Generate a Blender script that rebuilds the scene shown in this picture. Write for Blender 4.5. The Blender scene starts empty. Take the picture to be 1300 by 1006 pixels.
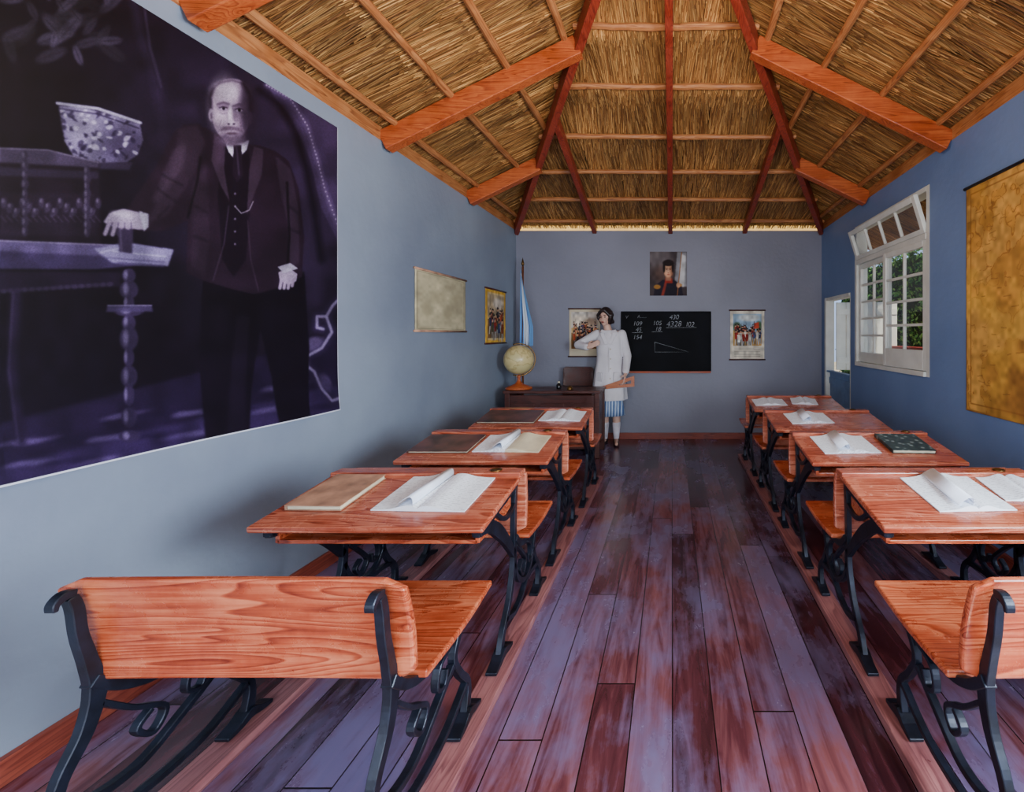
import bpy, math, random
import numpy as np
from mathutils import Vector, Matrix
random.seed(7); rng=np.random.default_rng(7)
CZ=1.38
XL,XR,YB=-2.06,1.98,6.04
ZW=2.755; YF=-1.4
COL=bpy.context.scene.collection

def lin(c):
    return tuple(((x/255.0)/12.92 if x/255.0<=0.04045 else ((x/255.0+0.055)/1.055)**2.4) for x in c)+(1.0,)

# ---------------------------------------------------------------- materials
def newmat(name):
    m=bpy.data.materials.new(name); m.use_nodes=True
    nt=m.node_tree; b=nt.nodes['Principled BSDF']
    return m,nt,b
def N(nt,t,**kw):
    n=nt.nodes.new(t)
    for k,v in kw.items(): setattr(n,k,v)
    return n
def ramp(nt,stops):
    r=N(nt,'ShaderNodeValToRGB'); e=r.color_ramp.elements
    while len(e)<len(stops): e.new(0.5)
    for i,(p,c) in enumerate(stops): e[i].position=p; e[i].color=c
    return r
def coords(nt,scale,rand=True):
    tc=N(nt,'ShaderNodeTexCoord'); mp=N(nt,'ShaderNodeMapping'); mp.inputs['Scale'].default_value=scale
    if rand:
        oi=N(nt,'ShaderNodeObjectInfo'); mu=N(nt,'ShaderNodeMath',operation='MULTIPLY'); mu.inputs[1].default_value=9.0
        nt.links.new(oi.outputs['Random'],mu.inputs[0])
        ad=N(nt,'ShaderNodeVectorMath',operation='ADD')
        nt.links.new(tc.outputs['Object'],ad.inputs[0]); nt.links.new(mu.outputs[0],ad.inputs[1])
        nt.links.new(ad.outputs[0],mp.inputs['Vector'])
    else: nt.links.new(tc.outputs['Object'],mp.inputs['Vector'])
    return mp
def bump(nt,b,src,strength,dist=0.01):
    bp=N(nt,'ShaderNodeBump'); bp.inputs['Strength'].default_value=strength; bp.inputs['Distance'].default_value=dist
    nt.links.new(src,bp.inputs['Height']); nt.links.new(bp.outputs[0],b.inputs['Normal'])
def wood(name,dark,mid,light,axis=0,rough=0.4,k=1.0,bmp=0.25):
    m,nt,b=newmat(name)
    sc=[9*k,9*k,9*k]; sc[axis]=0.6*k
    mp=coords(nt,sc)
    n1=N(nt,'ShaderNodeTexNoise'); n1.inputs['Scale'].default_value=0.9; n1.inputs['Detail'].default_value=2; n1.inputs['Distortion'].default_value=0.4
    nt.links.new(mp.outputs[0],n1.inputs['Vector'])
    mm=N(nt,'ShaderNodeMath',operation='MULTIPLY'); mm.inputs[1].default_value=24.0
    fr=N(nt,'ShaderNodeMath',operation='FRACT')
    nt.links.new(n1.outputs[0],mm.inputs[0]); nt.links.new(mm.outputs[0],fr.inputs[0])
    mp2=N(nt,'ShaderNodeMapping'); s2=[5,5,5]; s2[axis]=2.2; mp2.inputs['Scale'].default_value=s2
    nt.links.new(mp.outputs[0],mp2.inputs['Vector'])
    n2=N(nt,'ShaderNodeTexNoise'); n2.inputs['Scale'].default_value=2.6; n2.inputs['Detail'].default_value=7; n2.inputs['Roughness'].default_value=.65
    nt.links.new(mp2.outputs[0],n2.inputs['Vector'])
    n3=N(nt,'ShaderNodeTexNoise'); n3.inputs['Scale'].default_value=5.0; n3.inputs['Detail'].default_value=6; n3.inputs['Roughness'].default_value=.65
    tc=N(nt,'ShaderNodeTexCoord'); nt.links.new(tc.outputs['Object'],n3.inputs['Vector'])
    rg=ramp(nt,[(0.0,(.68,)*3+(1,)),(0.6,(.48,)*3+(1,)),(0.9,(.14,)*3+(1,)),(1.0,(.66,)*3+(1,))]); nt.links.new(fr.outputs[0],rg.inputs[0])
    mx=N(nt,'ShaderNodeMix'); mx.inputs[0].default_value=0.5
    nt.links.new(rg.outputs[0],mx.inputs[2]); nt.links.new(n2.outputs[0],mx.inputs[3])
    m3=N(nt,'ShaderNodeMix'); m3.inputs[0].default_value=0.36
    nt.links.new(mx.outputs[0],m3.inputs[2]); nt.links.new(n3.outputs[0],m3.inputs[3])
    r=ramp(nt,[(0.32,lin(dark)),(0.48,lin(mid)),(0.65,lin(light))])
    nt.links.new(m3.outputs[0],r.inputs[0]); nt.links.new(r.outputs[0],b.inputs['Base Color'])
    rr=ramp(nt,[(.3,(rough*.6,)*3+(1,)),(.7,(rough*1.4,)*3+(1,))]); nt.links.new(n3.outputs[0],rr.inputs[0]); nt.links.new(rr.outputs[0],b.inputs['Roughness'])
    bump(nt,b,n2.outputs[0],bmp,0.002)
    return m
def plain(name,c,rough=0.5,metal=0.0,var=0.15,scale=6,bmp=0.0,spec=.5):
    m,nt,b=newmat(name)
    mp=coords(nt,(1,1,1))
    n=N(nt,'ShaderNodeTexNoise'); n.inputs['Scale'].default_value=scale; n.inputs['Detail'].default_value=5
    nt.links.new(mp.outputs[0],n.inputs['Vector'])
    lo=tuple(max(0,x*(1-var)) for x in c); hi=tuple(min(255,x*(1+var)) for x in c)
    r=ramp(nt,[(0.3,lin(lo)),(0.7,lin(hi))])
    nt.links.new(n.outputs[0],r.inputs[0]); nt.links.new(r.outputs[0],b.inputs['Base Color'])
    b.inputs['Roughness'].default_value=rough; b.inputs['Metallic'].default_value=metal; b.inputs['Specular IOR Level'].default_value=spec
    if bmp: bump(nt,b,n.outputs[0],bmp)
    return m
def colattr(name,rough=0.7,spec=0.3):
    m,nt,b=newmat(name)
    a=N(nt,'ShaderNodeAttribute',attribute_name='Col')
    nt.links.new(a.outputs['Color'],b.inputs['Base Color'])
    b.inputs['Roughness'].default_value=rough; b.inputs['Specular IOR Level'].default_value=spec
    return m
def plaster(name,a,c):
    m,nt,b=newmat(name)
    mp=coords(nt,(1,1,1),False)
    n=N(nt,'ShaderNodeTexNoise'); n.inputs['Scale'].default_value=0.9; n.inputs['Detail'].default_value=7
    nt.links.new(mp.outputs[0],n.inputs['Vector'])
    r=ramp(nt,[(0.3,lin(a)),(0.7,lin(c))])
    nt.links.new(n.outputs[0],r.inputs[0])
    nt.links.new(r.outputs[0],b.inputs['Base Color'])
    n2=N(nt,'ShaderNodeTexNoise'); n2.inputs['Scale'].default_value=22; n2.inputs['Detail'].default_value=8
    nt.links.new(mp.outputs[0],n2.inputs['Vector'])
    b.inputs['Roughness'].default_value=0.5
    bump(nt,b,n2.outputs[0],0.35,0.006)
    return m

M_orange=wood('stained_pine',(98,34,22),(158,74,50),(208,132,104),axis=0,rough=0.25)
M_orangeV=wood('stained_pine_seat',(102,32,16),(162,70,40),(208,122,84),axis=0,rough=0.27)
M_beamX=wood('beam_stain_x',(118,44,14),(166,72,28),(200,106,50),axis=0,rough=0.5)
M_beamY=wood('beam_stain_y',(84,22,14),(128,42,24),(158,62,36),axis=1,rough=0.5)
M_battX=wood('batten_x',(116,64,34),(164,100,54),(198,136,82),axis=0,rough=0.6)
M_battY=wood('batten_y',(116,64,34),(164,100,54),(198,136,82),axis=1,rough=0.6)
M_runner=wood('runner_wood',(96,54,58),(134,82,84),(166,112,110),axis=1,rough=0.4)
M_base=wood('baseboard_wood',(90,34,26),(124,54,42),(150,74,56),axis=0,rough=0.5)
M_baseY=wood('baseboard_wood_y',(90,34,26),(124,54,42),(150,74,56),axis=1,rough=0.5)
M_dark=wood('dark_wood',(40,18,14),(66,28,22),(92,44,34),axis=0,rough=0.4)
M_iron=plain('cast_iron',(24,28,40),rough=0.4,metal=0.5,var=0.3,scale=20,bmp=0.15)
M_brass=plain('brass',(120,90,50),rough=0.35,metal=0.9)
M_paper=plain('paper',(214,220,236),rough=0.8,var=0.04,scale=14)
M_cream=plain('cream_paper',(196,186,160),rough=0.8,var=0.08,scale=10)
M_white=plain('white_paint',(214,218,212),rough=0.45,var=0.05)
M_bluedoor=plain('blue_paint',(106,136,178),rough=0.5,var=0.08)
M_wallL=plaster('plaster_left',(112,122,142),(138,150,168))
M_wallB=plaster('plaster_back',(112,113,128),(129,130,146))
M_wallR=plaster('plaster_right',(94,120,168),(114,140,186))
M_col=colattr('printed_sheet',0.75,0.2)
M_banner=colattr('printed_banner',0.5,0.25)
M_board=plain('slate_board',(13,14,18),rough=0.75,var=0.4,scale=3,spec=.15)
M_black=plain('black_glass',(13,14,18),rough=0.2)
M_chalk=plain('chalk',(132,136,142),rough=0.9,var=0.3,scale=60)

def floor_mat():
    m,nt,b=newmat('floor_boards')
    tc=N(nt,'ShaderNodeTexCoord'); sp=N(nt,'ShaderNodeSeparateXYZ'); nt.links.new(tc.outputs['Object'],sp.inputs[0])
    def mth(op,a,bv=None,cv=None):
        n=N(nt,'ShaderNodeMath',operation=op)
        for i,x in enumerate((a,bv,cv)):
            if x is None: continue
            if isinstance(x,(int,float)): n.inputs[i].default_value=x
            else: nt.links.new(x,n.inputs[i])
        return n.outputs[0]
    xs=mth('DIVIDE',sp.outputs[0],0.148)
    idx=mth('FLOOR',xs); fx=mth('FRACT',xs)
    wn=N(nt,'ShaderNodeTexWhiteNoise',noise_dimensions='1D'); nt.links.new(idx,wn.inputs['W'])
    ys=mth('ADD',mth('DIVIDE',sp.outputs[1],2.9),mth('MULTIPLY',wn.outputs[0],5.0))
    iy=mth('FLOOR',ys); fy=mth('FRACT',ys)
    cb=N(nt,'ShaderNodeCombineXYZ'); nt.links.new(idx,cb.inputs[0]); nt.links.new(iy,cb.inputs[1])
    wn2=N(nt,'ShaderNodeTexWhiteNoise',noise_dimensions='3D'); nt.links.new(cb.outputs[0],wn2.inputs['Vector'])
    seam=mth('MAXIMUM',mth('LESS_THAN',fx,0.03),mth('LESS_THAN',fy,0.002))
    gv=N(nt,'ShaderNodeCombineXYZ')
    nt.links.new(mth('ADD',mth('MULTIPLY',sp.outputs[0],13),mth('MULTIPLY',wn2.outputs[0],40)),gv.inputs[0])
    nt.links.new(mth('MULTIPLY',sp.outputs[1],1.4),gv.inputs[1])
    g=N(nt,'ShaderNodeTexNoise'); g.inputs['Scale'].default_value=1.6; g.inputs['Detail'].default_value=8; g.inputs['Distortion'].default_value=0.9; g.inputs['Roughness'].default_value=.6
    nt.links.new(gv.outputs[0],g.inputs['Vector'])
    v=mth('ADD',mth('MULTIPLY',g.outputs[0],0.72),mth('MULTIPLY',wn2.outputs[0],0.36))
    r=ramp(nt,[(0.28,lin((40,17,24))),(0.52,lin((86,42,50))),(0.78,lin((134,80,84)))])
    nt.links.new(v,r.inputs[0])
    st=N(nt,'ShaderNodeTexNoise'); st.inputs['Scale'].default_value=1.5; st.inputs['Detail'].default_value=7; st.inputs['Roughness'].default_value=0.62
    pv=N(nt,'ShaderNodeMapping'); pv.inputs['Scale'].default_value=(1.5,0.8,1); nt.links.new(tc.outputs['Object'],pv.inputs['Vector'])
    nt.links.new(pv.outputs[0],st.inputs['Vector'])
    sheen_v=mth('ADD',mth('ADD',mth('MULTIPLY',st.outputs[0],0.74),mth('MULTIPLY',g.outputs[0],0.18)),mth('MULTIPLY',wn2.outputs[0],0.08))
    sr=ramp(nt,[(0.46,(0,0,0,1)),(0.60,(0.8,0.8,0.8,1))]); nt.links.new(sheen_v,sr.inputs[0])
    mx=N(nt,'ShaderNodeMix',data_type='RGBA'); nt.links.new(sr.outputs[0],mx.inputs[0]); nt.links.new(r.outputs[0],mx.inputs[6]); mx.inputs[7].default_value=lin((108,104,146))  # bluish patches paint the reflected glare into the board colour, along with scuffs
    m2=N(nt,'ShaderNodeMix',data_type='RGBA'); nt.links.new(seam,m2.inputs[0]); nt.links.new(mx.outputs[2],m2.inputs[6]); m2.inputs[7].default_value=lin((16,8,14))
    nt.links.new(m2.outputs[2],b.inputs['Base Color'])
    rr=ramp(nt,[(0.35,(0.15,)*3+(1,)),(0.7,(0.36,)*3+(1,))]); nt.links.new(st.outputs[0],rr.inputs[0]); nt.links.new(rr.outputs[0],b.inputs['Roughness'])
    b.inputs['Specular IOR Level'].default_value=.85
    h=mth('SUBTRACT',mth('MULTIPLY',g.outputs[0],0.3),seam)
    bump(nt,b,h,0.35,0.003)
    return m
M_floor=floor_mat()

# ---------------------------------------------------------------- mesh builder
def rotm(rx=0,ry=0,rz=0):
    return Matrix.Rotation(rz,3,'Z')@Matrix.Rotation(ry,3,'Y')@Matrix.Rotation(rx,3,'X')
def spline(pts,n=6):
    P=[Vector(p) for p in pts]; out=[]
    for i in range(len(P)-1):
        p0=P[max(i-1,0)];p1=P[i];p2=P[i+1];p3=P[min(i+2,len(P)-1)]
        for k in range(n):
            t=k/n
            out.append(0.5*((2*p1)+(p2-p0)*t+(2*p0-5*p1+4*p2-p3)*t*t+(3*p1-p0-3*p2+p3)*t**3))
    out.append(P[-1]); return out
class MB:
    def __init__(s): s.v=[];s.f=[]
    def add(s,vs,fs):
        o=len(s.v); s.v+= [tuple(v) for v in vs]; s.f+=[tuple(i+o for i in f) for f in fs]
    def box(s,c,d,R=None):
        c=Vector(c); vs=[]
        for x in(-.5,.5):
            for y in(-.5,.5):
                for z in(-.5,.5):
                    p=Vector((x*d[0],y*d[1],z*d[2]))
                    vs.append(c+(R@p if R else p))
        s.add(vs,[(0,1,3,2),(4,6,7,5),(0,4,5,1),(2,3,7,6),(0,2,6,4),(1,5,7,3)])
        return s
    def ribbon(s,path,w,x0,x1,n=6):
        if n>1: pts=spline([(p[0],p[1],0) for p in path],n)
        else: pts=[Vector((p[0],p[1],0)) for p in path]
        L=len(pts); vs=[]
        for i,p in enumerate(pts):
            t=(pts[min(i+1,L-1)]-pts[max(i-1,0)]).normalized(); nn=Vector((-t.y,t.x,0))
            u=i/(L-1)
            ww=(w if isinstance(w,(int,float)) else float(np.interp(u,np.linspace(0,1,len(w)),w)))/2
            a=p+nn*ww; b=p-nn*ww
            vs+=[(x0,a.x,a.y),(x1,a.x,a.y),(x1,b.x,b.y),(x0,b.x,b.y)]
        fs=[(0,1,2,3),(4*L-1,4*L-2,4*L-3,4*L-4)]
        for i in range(L-1):
            for k in range(4):
                a=4*i+k;b=4*i+(k+1)%4; fs.append((a,a+4,b+4,b))
        s.add(vs,fs); return s
    def tube(s,pts,r,n=12,cap=True,sx=1.0):
        P=[Vector(p) for p in pts]; L=len(P); vs=[];fs=[]
        if isinstance(r,(int,float)): r=[r]*L
        T0=(P[1]-P[0]).normalized()
        ref=Vector((0,0,1)) if abs(T0.z)<0.9 else Vector((0,1,0))
        U=T0.cross(ref).normalized()
        for i,p in enumerate(P):
            t=(P[min(i+1,L-1)]-P[max(i-1,0)]).normalized()
            U=(U-t*U.dot(t)).normalized(); V=t.cross(U)
            for k in range(n):
                a=2*math.pi*k/n
                vs.append(p+(U*math.cos(a)*sx+V*math.sin(a))*r[i])
        for i in range(L-1):
            for k in range(n):
                fs.append((i*n+k,i*n+(k+1)%n,(i+1)*n+(k+1)%n,(i+1)*n+k))
        if cap: fs+= [tuple(range(n))[::-1],tuple((L-1)*n+k for k in range(n))]
        s.add(vs,fs); return s
    def lathe(s,prof,c=(0,0,0),n=24):
        vs=[];fs=[];L=len(prof)
        for r,z in prof:
            for k in range(n):
                a=2*math.pi*k/n; vs.append((c[0]+r*math.cos(a),c[1]+r*math.sin(a),c[2]+z))
        for i in range(L-1):
            for k in range(n): fs.append((i*n+k,i*n+(k+1)%n,(i+1)*n+(k+1)%n,(i+1)*n+k))
        fs+=[tuple(range(n))[::-1],tuple((L-1)*n+k for k in range(n))]
        s.add(vs,fs); return s
    def rings(s,rings):
        n=len(rings[0]);vs=[];fs=[]
        for r in rings: vs+=r
        for i in range(len(rings)-1):
            for k in range(n): fs.append((i*n+k,i*n+(k+1)%n,(i+1)*n+(k+1)%n,(i+1)*n+k))
        fs+=[tuple(range(n))[::-1],tuple((len(rings)-1)*n+k for k in range(n))]
        s.add(vs,fs); return s
    def ell(s,c,r,R=None,n=16,m=10):
        c=Vector(c);vs=[];fs=[]
        for i in range(1,m):
            t=math.pi*i/m
            for k in range(n):
                a=2*math.pi*k/n
                p=Vector((r[0]*math.sin(t)*math.cos(a),r[1]*math.sin(t)*math.sin(a),r[2]*math.cos(t)))
                vs.append(c+(R@p if R else p))
        for i in range(m-2):
            for k in range(n): fs.append((i*n+k,(i+1)*n+k,(i+1)*n+(k+1)%n,i*n+(k+1)%n))
        a=Vector((0,0,r[2])); b=-a
        vs.append(c+(R@a if R else a)); vs.append(c+(R@b if R else b))
        T=len(vs)-2;B=T+1
        for k in range(n):
            fs.append((T,k,(k+1)%n)); fs.append((B,(m-2)*n+(k+1)%n,(m-2)*n+k))
        s.add(vs,fs); return s
    def cap(s,p0,p1,r0,r1,n=12):
        p0=Vector(p0);p1=Vector(p1)
        s.ell(p0,(r0,)*3,n=n,m=8); s.ell(p1,(r1,)*3,n=n,m=8)
        s.tube([p0,p1],[r0,r1],n=n); return s
    def obj(s,name,mat,parent=None,bevel=0,smooth=False,loc=None,remesh=0,seg=2,center=False):
        me=bpy.data.meshes.new(name); vs=s.v
        if center and loc is None:
            a=np.array(vs); c=(a.min(0)+a.max(0))/2; vs=[tuple(x) for x in a-c]; loc=tuple(c)
        me.from_pydata(vs,[],s.f); me.update()
        import bmesh
        bm=bmesh.new(); bm.from_mesh(me); bmesh.ops.recalc_face_normals(bm,faces=bm.faces); bm.to_mesh(me); bm.free()
        o=bpy.data.objects.new(name,me); COL.objects.link(o)
        if mat: me.materials.append(mat)
        if loc: o.location=loc
        if parent: o.parent=parent
        if remesh:
            md=o.modifiers.new('r','REMESH'); md.mode='VOXEL'; md.voxel_size=remesh; md.use_smooth_shade=True
            sm=o.modifiers.new('s','SMOOTH'); sm.iterations=2; sm.factor=0.5
        if bevel:
            md=o.modifiers.new('b','BEVEL'); md.width=bevel; md.segments=seg; md.limit_method='ANGLE'; md.angle_limit=math.radians(40)
        if smooth:
            me.polygons.foreach_set('use_smooth',[True]*len(me.polygons))
        return o
def tag(o,label=None,category=None,group=None,kind=None):
    if label:o['label']=label
    if category:o['category']=category
    if group:o['group']=group
    if kind:o['kind']=kind
    return o
def empty(name,loc,rz=0,**k):
    o=bpy.data.objects.new(name,None); o.empty_display_size=0.1; o.location=loc; o.rotation_euler=(0,0,rz); COL.objects.link(o)
    return tag(o,**k)
def copy_tree(root,loc,label=None):
    def rec(o,par):
        c=o.copy(); COL.objects.link(c)
        if par: c.parent=par
        for ch in kids.get(o.name,[]): rec(ch,c)
        return c
    kids={}
    for o in list(bpy.data.objects):
        if o.parent: kids.setdefault(o.parent.name,[]).append(o)
    c=rec(root,None); c.location=loc
    if label: c['label']=label
    return c
def struct(o,label,cat): return tag(o,label=label,category=cat,kind='structure')

# ---------------------------------------------------------------- shell
fl=MB(); fl.box(((XL+XR)/2,(YF+YB)/2,-0.05),(XR-XL+0.3,YB-YF+0.3,0.1))
struct(fl.obj('floor',M_floor),'worn purplish-brown plank floor, bluish sheen painted in','floor')
def wallcells(fixed0,fixed1,urange,zrange,holes,axis):
    us=sorted(set([urange[0],urange[1]]+[h[0] for h in holes]+[h[1] for h in holes]))
    zs=sorted(set([zrange[0],zrange[1]]+[h[2] for h in holes]+[h[3] for h in holes]))
    mb=MB()
    for i in range(len(us)-1):
        for j in range(len(zs)-1):
            uc=(us[i]+us[i+1])/2; zc=(zs[j]+zs[j+1])/2
            if any(h[0]<uc<h[1] and h[2]<zc<h[3] for h in holes): continue
            fc=(fixed0+fixed1)/2; fd=abs(fixed1-fixed0)
            if axis=='x': mb.box((fc,uc,zc),(fd,us[i+1]-us[i],zs[j+1]-zs[j]))
            else: mb.box((uc,fc,zc),(us[i+1]-us[i],fd,zs[j+1]-zs[j]))
    return mb
struct(wallcells(XL-0.12,XL,(YF,YB+0.12),(0,ZW),[],'x').obj('wall_left',M_wallL),'blue-grey plastered wall','wall')
struct(wallcells(YB,YB+0.12,(XL,XR),(0,ZW),[],'y').obj('wall_back',M_wallB),'mauve-grey plastered wall behind the blackboard','wall')
WY0,WY1,WZ0,WZ1=3.51,4.95,1.05,2.54
DY0,DY1,DZ1=5.06,5.92,1.85
struct(wallcells(XR,XR+0.12,(YF,YB+0.12),(0,ZW),[(WY0,WY1,WZ0,WZ1),(DY0,DY1,0,DZ1),(-0.6,1.0,0.9,2.3)],'x').obj('wall_right',M_wallR),'blue plastered wall with window and doorway','wall')  # last hole is an unseen opening, added to let the side lamp in
struct(MB().box((0,YB-0.012,0.042),(XR-XL,0.024,0.084)).obj('baseboard_back',M_base,bevel=0.004,center=True),'reddish wooden baseboard','baseboard')
struct(MB().box((XL+0.012,(YF+YB)/2,0.042),(0.024,YB-YF-0.05,0.084)).obj('baseboard_left',M_baseY,bevel=0.004,center=True),'reddish wooden baseboard','baseboard')
struct(MB().box((XR-0.012,(YF+DY0-0.06)/2,0.042),(0.024,DY0-0.06-YF,0.084)).obj('baseboard_right',M_baseY,bevel=0.004,center=True),'reddish wooden baseboard','baseboard')

# roof
TS,TB=0.5,0.25
XC=(XL+XR)/2; HALF=(XR-XL)/2; RD=HALF*2; RY=YB-RD; RZ=ZW+TS*HALF
tcount=[0]
def trim(mb,mat,label,bevel=0.006):
    tcount[0]+=1
    return struct(mb.obj('trim_%d'%tcount[0],mat,bevel=bevel,center=True),label,'roof beam')
def beam(p0,p1,w,h,off=0.0):
    p0=Vector(p0);p1=Vector(p1); t=(p1-p0); L=t.length; t.normalize()
    side=t.cross(Vector((0,0,1))).normalized(); up=side.cross(t).normalized()
    R=Matrix((t,side,up)).transposed()
    mb=MB(); c=(p0+p1)/2+up*off
    mb.box(c,(L,w,h),R); return mb
for yd in (4.63,3.27,1.95,0.6,-0.75):
    m=min(HALF,(YB-yd)/2)
    for sgn in(-1,1):
        xw=XL if sgn<0 else XR
        trim(beam((xw,yd,ZW+0.01),(xw-sgn*m,yd,ZW+TS*m+0.0),0.085,0.14,-0.01),M_beamX,'thick orange-stained roof rafter')
for sgn in(-1,1):
    xw=XL if sgn<0 else XR
    trim(beam((xw,YB,ZW),(XC,RY,RZ),0.06,0.13,0.0),M_beamY,'red-stained hip rafter')
trim(beam((XC+0.02,YB,ZW),(XC+0.02,RY,RZ),0.055,0.10,0.0),M_beamY,'red-stained centre rafter of the roof')
for xx in(-1.02,0.96):
    m=HALF-abs(xx-XC)
    trim(beam((xx,YB,ZW),(xx,YB-2*m,ZW+TB*2*m),0.055,0.09,0.0),M_beamY,'red-stained jack rafter')
trim(beam((XC,RY,RZ+0.02),(XC,YF,RZ+0.02),0.06,0.16,0.0),M_beamY,'red-stained ridge beam')
BO=0.075
def wavy(p0,p1,r,n=14):
    mb=MB(); p0=Vector(p0);p1=Vector(p1); pts=[];rs=[]
    for i in range(n+1):
        u=i/n; p=p0.lerp(p1,u); j=.008*math.sin(u*7+random.random()*6.28*.3+p0.x*3)
        pts.append(p+Vector((j if abs(p1.y-p0.y)>abs(p1.x-p0.x) else 0, 0 if abs(p1.y-p0.y)>abs(p1.x-p0.x) else j,random.uniform(-.003,.003)))); rs.append(r*random.uniform(.88,1.1))
    mb.tube(pts,rs,n=8); return mb
for yd in (3.2,3.73,4.33,4.88,5.42,5.93,2.65):
    d=YB-yd; m=d/2; hw=HALF-m+.05
    trim(wavy((XC-hw,yd,ZW+TB*d+BO),(XC+hw,yd,ZW+TB*d+BO),.025),M_battX,'pale wooden roof batten',bevel=0)
for m in(0.1,0.5,0.9,1.3,1.7):
    for sgn in(-1,1):
        xw=(XL+m) if sgn<0 else (XR-m)
        trim(wavy((xw,YB-2*m,ZW+TS*m+BO),(xw,YF,ZW+TS*m+BO),.026),M_battY,'pale wooden roof batten',bevel=0)
for sgn in(-1,1):
    xw=XL-0.06 if sgn<0 else XR+0.06
    trim(MB().box((xw,(YF+YB)/2,ZW+0.05),(0.12,YB-YF,0.10)),M_battY,'wooden wall plate under the thatch')

# thatch
def thatch():
    TO=0.135
    quads=[];cols=[]
    def P(slope,a,m,off):
        if slope=='B': return (a,YB-2*m,ZW+TB*2*m+off)
        if slope=='L': return (XL+m,a,ZW+TS*m+off)
        return (XR-m,a,ZW+TS*m+off)
    V=[];Fc=[];C=[]
    dark=lin((60,38,18))[:3]
    def poly(ps):
        o=len(V); V.extend(ps); C.extend([dark]*len(ps)); Fc.append(tuple(range(o,o+len(ps))))
    ob=.07
    poly([P('B',XL-ob,-ob,TO),P('B',XR+ob,-ob,TO),P('B',XC,HALF,TO)])
    yy=YB+2*ob
    for sl,o in(('L',.35),('R',.75)):
        q=[P(sl,yy,-o,TO),P(sl,yy,-ob,TO),P(sl,RY,HALF,TO),P(sl,YF,HALF,TO),P(sl,YF,-o,TO)]
        poly(q)
    tones=np.array([lin(t)[:3] for t in [(156,106,56),(178,126,68),(128,82,42),(200,152,90),(106,66,32),(148,108,62)]])
    clump=rng.random((3,120,120))
    for si,(sl,nn) in enumerate((('B',52000),('L',60000),('R',60000))):
        if sl=='B':
            m=rng.uniform(-.07,HALF-.05,nn); t=rng.random(nn)
            a=XL+m-.05+t*((XR-m+.05)-(XL+m-.05)); L=rng.uniform(.16,.36,nn); course=.27
        else:
            m=rng.uniform(-.3 if sl=='L' else -.7,HALF,nn); a=YF+rng.random(nn)*(YB-2*m+.04-YF); L=rng.uniform(.35,.75,nn); course=.4
            a=np.minimum(a,YB+.1)
        snap=np.floor(m/course)*course+rng.normal(0,.03,nn)
        m=np.where(rng.random(nn)<.5,np.maximum(snap,-.08 if sl=='B' else -.8),m)
        L=np.minimum(L,HALF-m); keep=L>.03; a,m,L=a[keep],m[keep],L[keep]; n=len(a)
        cl=clump[si,((a+2)*9).astype(int)%120,((m+1)*3).astype(int)%120]
        cl2=clump[si,((a+2)*2.3).astype(int)%120,((m+1)*2.5+40).astype(int)%120]
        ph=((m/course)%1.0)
        k=(.58+.45*cl+.35*cl2)*(1.1-.42*ph)  # straw darkens up each course: overlap shade painted into its colour
        base=tones[rng.integers(0,6,n)]*k[:,None]
        w=rng.uniform(.0025,.0065,n); sk=rng.normal(0,.014,n)+(cl-.5)*.14; tw=rng.uniform(-.5,.5,n)*w
        o0=.098+rng.uniform(0,.02,n); o1=.118+rng.uniform(0,.014,n)
        def PP(a,m,off):
            if sl=='B': return np.stack([a,YB-2*m,ZW+TB*2*m+off],-1)
            if sl=='L': return np.stack([XL+m,a,ZW+TS*m+off],-1)
            return np.stack([XR-m,a,ZW+TS*m+off],-1)
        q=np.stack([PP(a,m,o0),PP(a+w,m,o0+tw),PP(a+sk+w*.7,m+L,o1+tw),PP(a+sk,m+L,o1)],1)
        quads.append(q.reshape(-1,3)); cols.append(np.stack([base*1.2,base*1.2,base*.65,base*.65],1).reshape(-1,3))  # hanging ends lightened, tucked tops darkened: shade put into the colour
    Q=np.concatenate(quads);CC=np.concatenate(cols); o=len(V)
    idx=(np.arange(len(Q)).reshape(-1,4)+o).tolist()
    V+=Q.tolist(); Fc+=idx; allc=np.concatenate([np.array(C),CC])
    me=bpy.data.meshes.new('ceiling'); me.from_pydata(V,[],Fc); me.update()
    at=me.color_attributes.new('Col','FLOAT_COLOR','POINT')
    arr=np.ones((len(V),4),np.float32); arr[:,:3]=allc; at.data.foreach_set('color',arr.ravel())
    m_,nt,b=newmat('thatch_straw')
    a=N(nt,'ShaderNodeAttribute',attribute_name='Col'); nt.links.new(a.outputs['Color'],b.inputs['Base Color']); b.inputs['Roughness'].default_value=0.55
    me.materials.append(m_)
    ob_=bpy.data.objects.new('ceiling',me); COL.objects.link(ob_)
    struct(ob_,'golden-brown thatched roof seen from beneath','ceiling')
thatch()

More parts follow.
